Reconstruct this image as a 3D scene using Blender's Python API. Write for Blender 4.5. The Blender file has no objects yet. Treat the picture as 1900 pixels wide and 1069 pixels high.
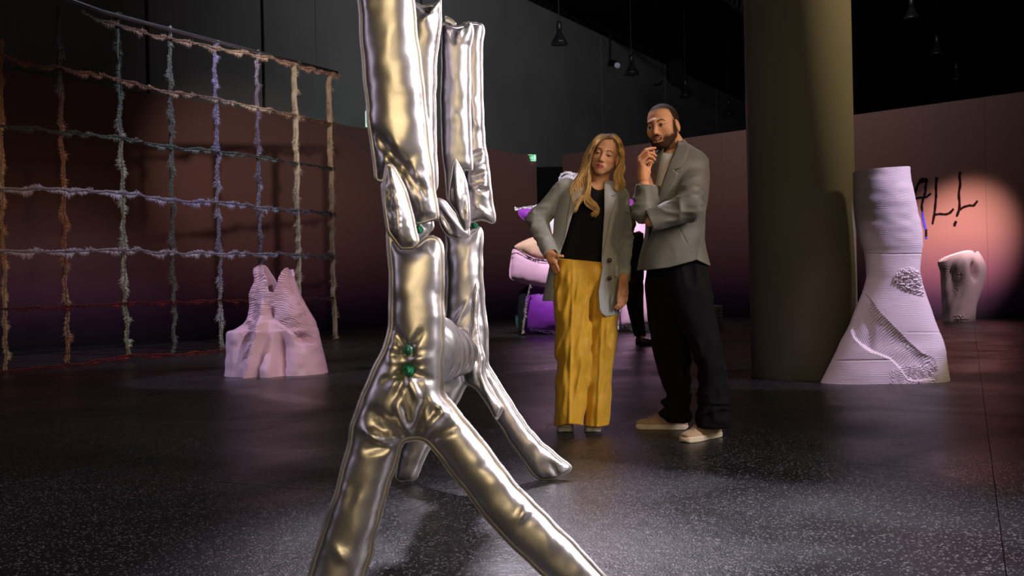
import bpy, bmesh, math, random
import numpy as np
from mathutils import Matrix, Vector
from mathutils.geometry import delaunay_2d_cdt

# ---------------------------------------------------------------- camera
F = 1800.0; CX, CY = 950.0, 534.5; CH = 0.83; ROLL = 0.022
RC, RS = math.cos(ROLL), math.sin(ROLL)
SC = bpy.context.scene
COL = SC.collection

def W(px, py, D):
    """photo pixel at depth D (metres along +Y) -> world point"""
    dx = px - CX; dy = CY - py
    return np.array([D / F * (dx * RC + dy * RS), D, CH + D / F * (-dx * RS + dy * RC)])

def WV(px, py, D):
    px = np.asarray(px, float); py = np.asarray(py, float); D = np.asarray(D, float) + 0 * px
    dx = px - CX; dy = CY - py
    return np.stack([D / F * (dx * RC + dy * RS), D, CH + D / F * (-dx * RS + dy * RC)], -1)

def proj(P):
    X = P[..., 0] / P[..., 1] * F; Z = (P[..., 2] - CH) / P[..., 1] * F
    dx = X * RC - Z * RS; dy = X * RS + Z * RC
    return CX + dx, CY - dy

def FL(px, py):
    """floor point under a pixel"""
    dx = px - CX; dy = CY - py
    zz = (-dx * RS + dy * RC) / F
    D = -CH / zz
    return np.array([D / F * (dx * RC + dy * RS), D, 0.0])

def ONPLANE(px, py, a, b):
    """pixel ray against the vertical plane through ground points a, b"""
    dx = px - CX; dy = CY - py
    d = np.array([(dx * RC + dy * RS) / F, 1.0, (-dx * RS + dy * RC) / F])
    n = np.array([b[1] - a[1], -(b[0] - a[0])])
    t = (n @ np.array(a[:2])) / (n @ d[:2])
    p = d * t; p[2] += CH
    return p

cam_d = bpy.data.cameras.new('camera'); cam = bpy.data.objects.new('camera', cam_d); COL.objects.link(cam)
cam_d.sensor_width = 36.0; cam_d.lens = F / 1900 * 36.0
cam_d.clip_start = 0.05; cam_d.clip_end = 200
cam.matrix_world = Matrix(((RC, RS, 0, 0), (0, 0, -1, 0), (-RS, RC, 0, CH), (0, 0, 0, 1)))
cam_d.dof.use_dof = True; cam_d.dof.focus_distance = 5.0; cam_d.dof.aperture_fstop = 5.6
SC.camera = cam
SC.view_settings.view_transform = 'Standard'; SC.view_settings.look = 'None'
SC.view_settings.exposure = 0.0; SC.view_settings.gamma = 1.0
SC.view_settings.use_curve_mapping = False

wd = bpy.data.worlds.new('world'); SC.world = wd; wd.use_nodes = True
wd.node_tree.nodes['Background'].inputs[0].default_value = (0.9, 0.85, 1.0, 1)
wd.node_tree.nodes['Background'].inputs[1].default_value = 0.004

# ---------------------------------------------------------------- lights
def aim(o, t):
    d = Vector(t) - o.location
    o.rotation_euler = d.to_track_quat('-Z', 'Y').to_euler()

def spot(name, loc, tgt, power, col, deg, blend=0.3, r=0.06):
    l = bpy.data.lights.new(name, 'SPOT'); l.energy = power; l.color = col
    l.spot_size = math.radians(deg); l.spot_blend = blend; l.shadow_soft_size = r
    o = bpy.data.objects.new(name, l); COL.objects.link(o); o.location = loc; aim(o, tgt)
    return o

def area(name, loc, tgt, power, col, sx, sy):
    l = bpy.data.lights.new(name, 'AREA'); l.energy = power; l.color = col
    l.shape = 'RECTANGLE'; l.size = sx; l.size_y = sy
    o = bpy.data.objects.new(name, l); COL.objects.link(o); o.location = loc; aim(o, tgt)
    return o
# silver figure: cool key from the right, unseen warm and faint lilac panels added for the metal to reflect
area('scene_light', (3.8, 2.4, 3.0), (-0.2, 3.0, 0.7), 92, (1.0, 0.92, 0.97), 0.8, 2.0).data.spread = 1.5
area('scene_light', (0.1, -2.6, 2.3), (-0.2, 3.0, 0.9), 12.5, (1.0, 0.77, 0.40), 2.3, 2.2).data.spread = 1.3  # added panel behind the viewer, no real fixture; gives the metal gold reflections
area('scene_light', (-3.6, 1.6, 2.2), (-0.3, 3.0, 0.8), 2.4, (0.86, 0.76, 1.0), 0.6, 2.2).data.spread = 1.4  # added panel at the left, no real fixture; lilac reflections only
spot('scene_light', (2.6, 4.6, 5.4), (-0.2, 3.2, 0.9), 260, (1.0, 0.93, 0.98), 34, 0.7, 0.15)
# lamp behind that glances over the floor towards the viewer
spot('scene_light', (-0.1, 8.6, 6.6), (0.55, 2.6, 0), 4200, (0.93, 0.83, 1.0), 24, 1.0, 0.25)
# visitors
spot('scene_light', (2.2, 0.0, 3.8), (0.42, 5.5, 1.3), 250, (1.0, 0.66, 0.33), 12, 0.7, 0.2)
spot('scene_light', (5.8, 3.0, 4.0), (0.85, 5.3, 1.3), 260, (1.0, 0.64, 0.28), 17, 0.6, 0.15)
spot('scene_light', (2.9, 0.6, 3.9), (1.0, 5.15, 0.25), 45, (1.0, 0.72, 0.42), 11, 0.8, 0.2)
# printed figures
spot('scene_light', (7.2, 5.0, 5.2), W(1652, 512, 7.8), 1950, (0.78, 0.62, 1.0), 14.4, 0.4, 0.04)
spot('scene_light', (-0.4, 3.4, 5.6), W(1640, 660, 7.8), 520, (1.0, 0.72, 0.78), 13, 0.7, 0.05)
spot('scene_light', (1.9, 6.4, 4.6), W(530, 620, 9.9), 780, (1.0, 0.70, 0.84), 15, 0.35, 0.03)
spot('scene_light', (-6.6, 7.6, 6.0), W(480, 640, 9.7), 1200, (0.74, 0.66, 1.0), 22, 0.35, 0.03)
# writing on the wall
spot('scene_light', (7.2, 12.0, 7.6), W(1772, 430, 19.6), 21000, (1.0, 0.72, 0.62), 16, 1.0, 0.1)
spot('scene_light', (11.6, 14.2, 5.6), W(1785, 520, 18.6), 1000, (1.0, 0.80, 0.80), 12, 0.6, 0.05)
# fringed net
spot('scene_light', (-1.6, 11.6, 9.4), (-4.1, 13.6, 2.7), 1900, (0.86, 0.84, 1.0), 46, 0.9, 0.08)
spot('scene_light', (-1.8, 10.6, 5.5), (-3.5, 15.2, 4.1), 750, (1.0, 0.80, 0.68), 34, 0.9, 0.08)
spot('scene_light', (-3.2, 8.0, 3.6), (-5.3, 11.6, 1.6), 150, (1.0, 0.66, 0.42), 50, 0.9, 0.1)
# soft sculpture
spot('scene_light', (0.2, 12.0, 6.6), (0.8, 17, 1.5), 2200, (1.0, 0.93, 1.0), 30, 0.5, 0.15)
spot('scene_light', (3.4, 12.5, 6.4), (2.0, 17, 1.3), 1600, (1.0, 0.88, 0.97), 26, 0.5, 0.15)
# column
spot('scene_light', (7.9, 6.0, 5.5), W(1480, 330, 8.5), 800, (1.0, 0.78, 0.42), 60, 0.9, 0.3)
# hall walls
area('hall_lamp', (4.4, 18.5, 8.8), (4.4, 38, 4.0), 240, (1.0, 0.97, 0.96), 8, 2)
area('hall_lamp', (-1.0, 6.0, 9.0), (-2.0, 22, 3.4), 14, (1.0, 0.82, 0.80), 8, 2)
# ---------------------------------------------------------------- objects
def tag(o, label=None, cat=None, group=None, kind=None):
    if label: o['label'] = label
    if cat: o['category'] = cat
    if group: o['group'] = group
    if kind: o['kind'] = kind
    return o

def empty(name, loc, label=None, cat=None, group=None):
    o = bpy.data.objects.new(name, None); COL.objects.link(o); o.location = tuple(loc)
    o.empty_display_size = 0.1
    return tag(o, label, cat, group)

def keep_parent(o, parent):
    o.parent = parent
    o.matrix_parent_inverse = parent_mw(parent).inverted()

def parent_mw(p):
    m = Matrix.Translation(p.location)
    if p.parent: return parent_mw(p.parent) @ p.matrix_parent_inverse @ m
    return m

def mesh_np(name, V, Q=None, T=None, mat=None, parent=None, smooth=True, col=None, mats=None, midx=None):
    V = np.asarray(V, np.float32); nq = 0 if Q is None else len(Q); nt = 0 if T is None else len(T)
    me = bpy.data.meshes.new(name)
    me.vertices.add(len(V)); me.vertices.foreach_set('co', V.ravel())
    li = []
    if nq: li.append(np.asarray(Q, np.int32).ravel())
    if nt: li.append(np.asarray(T, np.int32).ravel())
    li = np.concatenate(li)
    me.loops.add(len(li)); me.loops.foreach_set('vertex_index', li)
    me.polygons.add(nq + nt)
    st = np.concatenate([np.arange(nq) * 4, nq * 4 + np.arange(nt) * 3]).astype(np.int32)
    me.polygons.foreach_set('loop_start', st)
    me.polygons.foreach_set('use_smooth', np.full(nq + nt, smooth))
    if mats:
        for m in mats: me.materials.append(m)
        if midx is not None: me.polygons.foreach_set('material_index', np.asarray(midx, np.int32))
    elif mat: me.materials.append(mat)
    me.update(calc_edges=True); me.validate()
    if col is not None:
        a = me.color_attributes.new('Col', 'FLOAT_COLOR', 'POINT')
        c = np.ones((len(V), 4), np.float32); c[:, :3] = col
        a.data.foreach_set('color', c.ravel())
    o = bpy.data.objects.new(name, me); COL.objects.link(o)
    if parent is not None: keep_parent(o, parent)
    return o

class MB:
    """collects simple shapes into one mesh"""
    def __init__(s): s.V = []; s.Q = []; s.T = []; s.C = []; s.n = 0
    def add(s, V, Q=None, T=None, c=None):
        V = np.asarray(V, float).reshape(-1, 3)
        if Q is not None and len(Q): s.Q.append(np.asarray(Q, int) + s.n)
        if T is not None and len(T): s.T.append(np.asarray(T, int) + s.n)
        s.V.append(V); s.C.append(np.tile(np.array(c if c is not None else (1, 1, 1), float), (len(V), 1)) if np.ndim(c) < 2 else c)
        s.n += len(V)
    def box(s, c, h, R=None, col=None):
        c = np.asarray(c, float); h = np.asarray(h, float)
        v = np.array([[x, y, z] for x in (-1, 1) for y in (-1, 1) for z in (-1, 1)], float) * h
        if R is not None: v = v @ np.asarray(R).T
        s.add(v + c, [[0, 1, 3, 2], [4, 6, 7, 5], [0, 4, 5, 1], [2, 3, 7, 6], [0, 2, 6, 4], [1, 5, 7, 3]], c=col)
    def tube(s, P, r, n=8, col=None, caps=True, flat=None):
        P = np.asarray(P, float); m = len(P); r = np.broadcast_to(np.asarray(r, float), (m,))
        t = np.gradient(P, axis=0); t /= np.linalg.norm(t, axis=1)[:, None] + 1e-9
        up = np.array([0, 0, 1.0]) if abs(t[0, 2]) < 0.9 else np.array([0, 1.0, 0])
        a = np.cross(t[0], up); a /= np.linalg.norm(a)
        V = []
        th = np.arange(n) * 2 * math.pi / n
        for i in range(m):
            a = a - t[i] * (a @ t[i]); a /= np.linalg.norm(a) + 1e-9; b = np.cross(t[i], a)
            V.append(P[i] + r[i] * (np.cos(th)[:, None] * a + np.sin(th)[:, None] * b * (flat or 1)))
        Q = []
        for i in range(m - 1):
            for j in range(n):
                k = (j + 1) % n
                Q.append([i * n + j, i * n + k, (i + 1) * n + k, (i + 1) * n + j])
        V = np.concatenate(V); T = []
        if caps:
            V = np.concatenate([V, P[:1], P[-1:]]); c0 = m * n; c1 = c0 + 1
            for j in range(n):
                k = (j + 1) % n
                T.append([c0, k, j]); T.append([c1, (m - 1) * n + j, (m - 1) * n + k])
        s.add(V, Q, T, c=col)
    def lathe(s, prof, c, n=24, col=None, axis='z'):
        prof = np.asarray(prof, float); m = len(prof); th = np.arange(n) * 2 * math.pi / n
        V = np.stack([prof[:, 0][:, None] * np.cos(th), prof[:, 0][:, None] * np.sin(th), prof[:, 1][:, None] + 0 * th], -1).reshape(-1, 3)
        Q = [[i * n + j, i * n + (j + 1) % n, (i + 1) * n + (j + 1) % n, (i + 1) * n + j] for i in range(m - 1) for j in range(n)]
        s.add(V + np.asarray(c, float), Q, c=col)
    def build(s, name, mat, parent=None, smooth=False, col=False):
        return mesh_np(name, np.concatenate(s.V), np.concatenate(s.Q) if s.Q else None, np.concatenate(s.T) if s.T else None,
                       mat, parent, smooth, np.concatenate(s.C) if col else None)

# ---------------------------------------------------------------- materials
def _mix(nt, kind='RGBA'):
    n = nt.nodes.new('ShaderNodeMix'); n.data_type = kind; return n

def mat(name, c=(0.5, 0.5, 0.5), rough=0.6, metal=0.0, var=0.15, scale=20, bump=0.0, bscale=60, attr=False, emit=None, es=0, sheen=0, sss=0, spec=0.5, stretch=None, coat=0):
    m = bpy.data.materials.new(name); m.use_nodes = True; nt = m.node_tree; L = nt.links
    b = nt.nodes['Principled BSDF']
    tc = nt.nodes.new('ShaderNodeTexCoord'); src = tc.outputs['Object']
    if stretch:
        mp = nt.nodes.new('ShaderNodeMapping'); mp.inputs['Scale'].default_value = stretch
        L.new(src, mp.inputs[0]); src = mp.outputs[0]
    nz = nt.nodes.new('ShaderNodeTexNoise'); nz.inputs['Scale'].default_value = scale; nz.inputs['Detail'].default_value = 4
    L.new(src, nz.inputs['Vector'])
    mr = nt.nodes.new('ShaderNodeMapRange'); L.new(nz.outputs[0], mr.inputs[0])
    mr.inputs[1].default_value = 0.25; mr.inputs[2].default_value = 0.75
    mr.inputs[3].default_value = 1 - var; mr.inputs[4].default_value = 1 + var
    hs = nt.nodes.new('ShaderNodeVectorMath'); hs.operation = 'SCALE'
    if attr:
        at = nt.nodes.new('ShaderNodeAttribute'); at.attribute_name = 'Col'; L.new(at.outputs['Color'], hs.inputs[0])
    else: hs.inputs[0].default_value = c[:3]
    L.new(mr.outputs[0], hs.inputs['Scale']); L.new(hs.outputs[0], b.inputs['Base Color'])
    b.inputs['Roughness'].default_value = rough; b.inputs['Metallic'].default_value = metal
    b.inputs['Specular IOR Level'].default_value = spec
    if coat: b.inputs['Coat Weight'].default_value = coat
    if sheen: b.inputs['Sheen Weight'].default_value = sheen
    if sss:
        b.inputs['Subsurface Weight'].default_value = sss; b.inputs['Subsurface Radius'].default_value = (0.01, 0.004, 0.002); b.inputs['Subsurface Scale'].default_value = 1.0
    if bump:
        n2 = nt.nodes.new('ShaderNodeTexNoise'); n2.inputs['Scale'].default_value = bscale; n2.inputs['Detail'].default_value = 3
        L.new(src, n2.inputs['Vector'])
        bp = nt.nodes.new('ShaderNodeBump'); bp.inputs['Strength'].default_value = bump; bp.inputs['Distance'].default_value = 0.01
        L.new(n2.outputs[0], bp.inputs['Height']); L.new(bp.outputs[0], b.inputs['Normal'])
    if emit:
        b.inputs['Emission Color'].default_value = (*emit, 1); b.inputs['Emission Strength'].default_value = es
    return m

# ---------------------------------------------------------------- numeric tools
rng = np.random.default_rng(7)
def hash3(i, j, k):
    n = (i * 73856093) ^ (j * 19349663) ^ (k * 83492791)
    n = (n ^ (n >> 13)) * 1274126177
    return ((n ^ (n >> 16)) & 0xffff) / 65535.0

def vnoise(P):
    P = np.asarray(P, float); I = np.floor(P).astype(np.int64); f = P - I; f = f * f * (3 - 2 * f)
    i, j, k = I[..., 0], I[..., 1], I[..., 2]; x, y, z = f[..., 0], f[..., 1], f[..., 2]
    r = 0
    for a in (0, 1):
        for b in (0, 1):
            for c in (0, 1):
                w = (x if a else 1 - x) * (y if b else 1 - y) * (z if c else 1 - z)
                r = r + w * hash3(i + a, j + b, k + c)
    return r * 2 - 1

def smooth_step(e0, e1, x):
    t = np.clip((x - e0) / (e1 - e0), 0, 1); return t * t * (3 - 2 * t)

def catmull(P, n, closed=False):
    P = np.asarray(P, float); m = len(P)
    if closed: idx = np.linspace(0, m, n, endpoint=False)
    else: idx = np.linspace(0, m - 1, n)
    i = np.floor(idx).astype(int); i = np.minimum(i, m - 1 if closed else m - 2); t = (idx - i)[:, None]
    def g(k): return P[k % m] if closed else P[np.clip(k, 0, m - 1)]
    p0, p1, p2, p3 = g(i - 1), g(i), g(i + 1), g(i + 2)
    return 0.5 * (2 * p1 + (p2 - p0) * t + (2 * p0 - 5 * p1 + 4 * p2 - p3) * t * t + (3 * p1 - p0 - 3 * p2 + p3) * t ** 3)

def resample(P, step, closed=True):
    P = np.asarray(P, float)
    if closed: P = np.vstack([P, P[:1]])
    d = np.r_[0, np.cumsum(np.linalg.norm(np.diff(P, axis=0), axis=1))]
    n = max(3, int(d[-1] / step)); s = np.linspace(0, d[-1], n, endpoint=not closed)
    return np.stack([np.interp(s, d, P[:, k]) for k in range(P.shape[1])], -1)

def polydist(P, poly):
    """signed distance (positive inside) and arc position of nearest border point"""
    P = np.asarray(P, float); A = np.asarray(poly, float); B = np.roll(A, -1, 0); L = np.linalg.norm(B - A, axis=1)
    S = np.r_[0, np.cumsum(L)[:-1]]
    best = np.full(len(P), 1e9); arc = np.zeros(len(P)); ins = np.zeros(len(P), bool)
    for k in range(len(A)):
        a, b = A[k], B[k]; ab = b - a; l2 = ab @ ab + 1e-12
        t = np.clip(((P - a) @ ab) / l2, 0, 1); q = P - a - t[:, None] * ab
        d = np.sqrt((q * q).sum(1)); m = d < best; best[m] = d[m]; arc[m] = S[k] + t[m] * L[k]
        c = ((a[1] > P[:, 1]) != (b[1] > P[:, 1]))
        if abs(ab[1]) > 1e-12:
            ins ^= c & (P[:, 0] < ab[0] * (P[:, 1] - a[1]) / ab[1] + a[0])
    return np.where(ins, best, -best), arc

# ---- signed distance modelling
def smin(a, b, k):
    h = np.clip(.5 + .5 * (b - a) / k, 0, 1); return b + (a - b) * h - k * h * (1 - h)
def smax(a, b, k): return -smin(-a, -b, k)
def cap(P, a, b, r1, r2):
    a = np.asarray(a, float); b = np.asarray(b, float); pa = P - a; ba = b - a
    t = np.clip((pa @ ba) / (ba @ ba + 1e-12), 0, 1)
    q = pa - t[:, None] * ba
    return np.sqrt((q * q).sum(1)) - (r1 + (r2 - r1) * t)
def ell(P, c, r, R=None):
    q = P - np.asarray(c, float)
    if R is not None: q = q @ R
    r = np.asarray(r, float); k0 = np.sqrt(((q / r) ** 2).sum(1)); k1 = np.sqrt(((q / (r * r)) ** 2).sum(1)) + 1e-9
    return k0 * (k0 - 1) / k1
def limb(P, pts, rs, k=0.012):
    d = None
    for i in range(len(pts) - 1):
        e = cap(P, pts[i], pts[i + 1], rs[i], rs[i + 1]); d = e if d is None else smin(d, e, k)
    return d

class Stack:
    """closed column given by silhouette rows (py, left px, right px) at depth D with half depth(s) hb"""
    def __init__(s, rows, D, hb, p=2.3, dy=None):
        rows = sorted(rows, key=lambda r: -r[0]); z = []; c = []; a = []; b = []; e = []
        for i, r in enumerate(rows):
            l = W(r[1], r[0], D); q = W(r[2], r[0], D)
            z.append((l[2] + q[2]) / 2); c.append((l[0] + q[0]) / 2); a.append((q[0] - l[0]) / 2)
            b.append(r[3] if len(r) > 3 else hb); e.append(D + (r[4] if len(r) > 4 else 0))
        t = np.linspace(0, len(z) - 1, len(z) * 6)
        m = catmull(np.array([z, c, a, b, e]).T, len(z) * 6)
        o = np.argsort(m[:, 0]); m = m[o]; s.m = m; s.p = p; s.z0 = m[0, 0]; s.z1 = m[-1, 0]
    def __call__(s, P, grow=0.0, top=0.0, bot=0.0, capk=0.02):
        m = s.m; z = P[:, 2]; c = np.interp(z, m[:, 0], m[:, 1]); a = np.interp(z, m[:, 0], m[:, 2]) + grow
        b = np.interp(z, m[:, 0], m[:, 3]) + grow; e = np.interp(z, m[:, 0], m[:, 4])
        u = np.abs(P[:, 0] - c) / a; v = np.abs(P[:, 1] - e) / b
        k = (u ** s.p + v ** s.p) ** (1 / s.p) + 1e-9
        d = (k - 1) * np.sqrt((P[:, 0] - c) ** 2 + (P[:, 1] - e) ** 2 + 1e-8) / k
        return smax(smax(d, z - (s.z1 + top), capk), (s.z0 + bot) - z, capk * 0.4)

def sdf_mesh(f, lo, hi, h, margin=0.0):
    lo = np.asarray(lo, float); hi = np.asarray(hi, float); B = 8
    nb = np.ceil((hi - lo) / h / B).astype(int); nb = np.maximum(nb, 1)
    g = [lo[i] + (np.arange(nb[i]) + .5) * B * h - h * .5 for i in range(3)]
    C = np.stack(np.meshgrid(*g, indexing='ij'), -1).reshape(-1, 3)
    fc = f(C); near = np.abs(fc) < B * h * 0.95 + margin
    vol = np.empty((nb[0], nb[1], nb[2], B, B, B), np.float32)
    vol[:] = fc.reshape(nb)[..., None, None, None]
    vf = vol.reshape(-1, B, B, B); idx = np.nonzero(near)[0]
    o = np.arange(B) - (B - 1) / 2; off = np.stack(np.meshgrid(o, o, o, indexing='ij'), -1).reshape(-1, 3) * h
    for s0 in range(0, len(idx), 300):
        ii = idx[s0:s0 + 300]
        P = (C[ii][:, None, :] + off[None]).reshape(-1, 3)
        vf[ii] = f(P).reshape(-1, B, B, B)
    v = vol.transpose(0, 3, 1, 4, 2, 5).reshape(nb[0] * B, nb[1] * B, nb[2] * B)
    s = v < 0
    s[0] = s[-1] = False; s[:, 0] = s[:, -1] = False; s[:, :, 0] = s[:, :, -1] = False
    v = np.where(s, np.minimum(v, -1e-6), np.maximum(v, 1e-6))
    cnt = np.zeros([n - 1 for n in s.shape], np.int8)
    for a in (0, 1):
        for b in (0, 1):
            for c in (0, 1):
                cnt += s[a:s.shape[0] - 1 + a, b:s.shape[1] - 1 + b, c:s.shape[2] - 1 + c]
    act = (cnt > 0) & (cnt < 8); ai = np.argwhere(act)
    num = np.full(act.shape, -1, np.int64); num[act] = np.arange(len(ai))
    acc = np.zeros((len(ai), 3)); k = np.zeros(len(ai))
    cs = [(a, b, c) for a in (0, 1) for b in (0, 1) for c in (0, 1)]
    cv = {c: v[ai[:, 0] + c[0], ai[:, 1] + c[1], ai[:, 2] + c[2]] for c in cs}
    for c0 in cs:
        for ax in range(3):
            if c0[ax] == 0:
                c1 = list(c0); c1[ax] = 1; c1 = tuple(c1)
                m = (cv[c0] < 0) != (cv[c1] < 0); t = np.where(m, cv[c0] / (cv[c0] - cv[c1] + 1e-20), 0)
                for x in range(3): acc[:, x] += m * (c0[x] + (t if x == ax else 0))
                k += m
    V = (ai + acc / k[:, None]) * h + (lo + 0.0)
    Q = []
    for ax in range(3):
        sl0 = [slice(1, -1)] * 3; sl1 = [slice(1, -1)] * 3; sl0[ax] = slice(0, -1); sl1[ax] = slice(1, None)
        A = s[tuple(sl0)]; Bq = s[tuple(sl1)]
        for flip, M in ((0, A & ~Bq), (1, ~A & Bq)):
            e = np.argwhere(M)
            if not len(e): continue
            for x in range(3):
                if x != ax: e[:, x] += 1
            u, w = (ax + 1) % 3, (ax + 2) % 3
            def cell(du, dw):
                q = e.copy(); q[:, u] -= du; q[:, w] -= dw; return num[q[:, 0], q[:, 1], q[:, 2]]
            q = np.stack([cell(1, 1), cell(0, 1), cell(0, 0), cell(1, 0)], -1)
            Q.append(q if not flip else q[:, ::-1])
    return V, np.concatenate(Q)

def relax(V, Q, it=1, w=0.5):
    """Laplacian smoothing over quad edges"""
    E = np.concatenate([Q[:, [0, 1]], Q[:, [1, 2]], Q[:, [2, 3]], Q[:, [3, 0]]])
    for _ in range(it):
        S = np.zeros_like(V); n = np.zeros(len(V))
        for x in range(3): S[:, x] = np.bincount(E[:, 0], V[E[:, 1], x], len(V)) + np.bincount(E[:, 1], V[E[:, 0], x], len(V))
        n = np.bincount(E[:, 0], minlength=len(V)) + np.bincount(E[:, 1], minlength=len(V))
        V = V * (1 - w) + w * S / np.maximum(n, 1)[:, None]
    return V
# ================================================================ room
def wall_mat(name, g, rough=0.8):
    """printed wall cloth: print colour runs with height, shade painted in at the foot"""
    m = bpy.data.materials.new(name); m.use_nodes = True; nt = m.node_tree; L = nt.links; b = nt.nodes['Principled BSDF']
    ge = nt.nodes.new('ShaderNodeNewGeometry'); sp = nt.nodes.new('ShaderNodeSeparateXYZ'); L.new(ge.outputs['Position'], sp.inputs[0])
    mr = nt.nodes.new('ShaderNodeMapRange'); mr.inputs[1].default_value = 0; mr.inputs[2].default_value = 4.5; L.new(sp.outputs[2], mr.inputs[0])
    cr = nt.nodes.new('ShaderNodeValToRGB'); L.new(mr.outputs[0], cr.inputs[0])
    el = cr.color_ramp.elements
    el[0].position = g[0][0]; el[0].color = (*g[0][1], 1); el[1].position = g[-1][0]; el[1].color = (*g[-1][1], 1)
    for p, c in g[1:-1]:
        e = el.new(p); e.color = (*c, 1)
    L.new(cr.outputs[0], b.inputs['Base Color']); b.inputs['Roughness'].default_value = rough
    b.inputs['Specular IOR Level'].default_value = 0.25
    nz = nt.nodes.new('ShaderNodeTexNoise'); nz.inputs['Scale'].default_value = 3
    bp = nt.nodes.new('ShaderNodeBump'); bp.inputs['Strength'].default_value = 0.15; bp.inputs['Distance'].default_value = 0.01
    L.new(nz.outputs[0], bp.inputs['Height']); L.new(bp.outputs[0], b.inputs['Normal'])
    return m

def floor_mat():
    m = bpy.data.materials.new('rubber_floor'); m.use_nodes = True; nt = m.node_tree; L = nt.links; b = nt.nodes['Principled BSDF']
    ge = nt.nodes.new('ShaderNodeNewGeometry'); P = ge.outputs['Position']
    def noise(s, d=2, dist=0):
        n = nt.nodes.new('ShaderNodeTexNoise'); n.inputs['Scale'].default_value = s; n.inputs['Detail'].default_value = d; n.inputs['Distortion'].default_value = dist
        L.new(P, n.inputs['Vector']); return n.outputs[0]
    def rng_(x, a, b_, c, d):
        r = nt.nodes.new('ShaderNodeMapRange'); L.new(x, r.inputs[0])
        for i, v in enumerate((a, b_, c, d)): r.inputs[i + 1].default_value = v
        return r.outputs[0]
    vor = nt.nodes.new('ShaderNodeTexVoronoi'); vor.inputs['Scale'].default_value = 170; L.new(P, vor.inputs['Vector'])
    sp = nt.nodes.new('ShaderNodeSeparateColor'); L.new(vor.outputs['Color'], sp.inputs[0])
    fleck = rng_(sp.outputs[0], 0.90, 0.93, 0, 1)
    mx = _mix(nt); mx.inputs[6].default_value = (0.0065, 0.006, 0.007, 1); mx.inputs[7].default_value = (0.13, 0.12, 0.13, 1); L.new(fleck, mx.inputs[0])
    L.new(mx.outputs[2], b.inputs['Base Color'])
    big = noise(0.9, 5, 1.0)
    L.new(rng_(big, 0.3, 0.7, 0.22, 0.46), b.inputs['Roughness'])
    b.inputs['Specular IOR Level'].default_value = 0.55
    fine = noise(135, 3); mid = noise(16, 4)
    b1 = nt.nodes.new('ShaderNodeBump'); b1.inputs['Strength'].default_value = 0.75; b1.inputs['Distance'].default_value = 0.0032; L.new(fine, b1.inputs['Height'])
    b2 = nt.nodes.new('ShaderNodeBump'); b2.inputs['Strength'].default_value = 0.35; b2.inputs['Distance'].default_value = 0.008; L.new(mid, b2.inputs['Height'])
    L.new(b1.outputs[0], b2.inputs['Normal']); L.new(b2.outputs[0], b.inputs['Normal'])
    return m

M_floor = floor_mat()
M_black = mat('matt_black', (0.008, 0.008, 0.009), 0.85, var=0.2, scale=3, spec=0.2)
M_blacksteel = mat('black_steel', (0.012, 0.012, 0.013), 0.45, metal=0.6)
M_conc = mat('grey_wall_panel', (0.20, 0.205, 0.215), 0.85, var=0.12, scale=0.7, bump=0.1, bscale=8)
M_wall = wall_mat('printed_wall_shaded_foot', [(0.0, (0.004, 0.001, 0.006)), (0.09, (0.030, 0.008, 0.034)), (0.22, (0.11, 0.038, 0.068)), (0.40, (0.20, 0.088, 0.088)), (0.65, (0.25, 0.120, 0.10)), (1.0, (0.21, 0.112, 0.098))])  # print gradient; lowest stops darkened further to paint in the unlit base

# floor slab + rubber sheets laid along the net's direction
mb = MB(); mb.box((6, 24, -0.06), (26, 30, 0.05)); floor = mb.build('floor', M_black); tag(floor, kind='structure')
U = np.array([2.68, 5.70]); U /= np.linalg.norm(U); N2 = np.array([U[1], -U[0]])
R = np.array([[U[0], N2[0], 0], [U[1], N2[1], 0], [0, 0, 1]])
o0 = np.array([-4.05, 10.0])
for i in range(-7, 6):
    for j in range(-7, 10):
        c = o0 + U * ((i + 0.5) * 4.0 + (j % 2) * 1.3) + N2 * ((j + 0.5) * 2.0)
        if c[1] < -2.5 or c[1] > 27 or abs(c[0]) > 15 + 0.2 * c[1]: continue
        m_ = MB(); m_.box((c[0], c[1], -0.005), (1.9985, 0.9985, 0.005), R)
        m_.build('rubber_sheet', M_floor, floor)

def wall_strip(a, b, z0, z1, th, m, name, parent, gap=0.012, side=1):
    a = np.array(a, float); b = np.array(b, float); d = b - a; l = np.linalg.norm(d); d /= l; n = np.array([-d[1], d[0]]) * side
    c = (a + b) / 2 + n * th / 2
    R = np.array([[d[0], -d[1], 0], [d[1], d[0], 0], [0, 0, 1]])
    mb = MB(); mb.box((c[0], c[1], (z0 + z1) / 2), (l / 2 - gap / 2, th / 2, (z1 - z0) / 2), R)
    return mb.build(name, m, parent)

def d_at(k, x): return 1.0 / k(x)
# left partition: depth 15.4 at x=0 .. 27.2 at x=1000
kL = lambda x: 1 / 15.4 + (1 / 27.2 - 1 / 15.4) * x / 1000.0
kR = lambda x: 1 / 27.0 + (1 / 19.3 - 1 / 27.0) * (x - 1050) / 850.0
def gp(k, x):
    D = 1 / k(x); y = CY - (x - CX) * RS
    return W(x, y, D)[:2]
LA, LB = gp(kL, -260), gp(kL, 999)
RA, RB = gp(kR, 1050), gp(kR, 2120)
def panel_wall(name, A, B, step, side, start=0.0):
    root = wall_strip(A, B, 0.0, 4.49, 0.10, M_black, name, None, 0, side); tag(root, kind='structure')
    d = (B - A); l = np.linalg.norm(d); d = d / l; n = np.array([-d[1], d[0]]) * side
    s = start
    cuts = [0.0]
    while s < l:
        if s > 0.3: cuts.append(s)
        s += step
    cuts.append(l)
    for p, q in zip(cuts[:-1], cuts[1:]):
        a = A + d * p; b = A + d * q
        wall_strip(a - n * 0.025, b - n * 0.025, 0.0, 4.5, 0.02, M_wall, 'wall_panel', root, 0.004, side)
    return root
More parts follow.
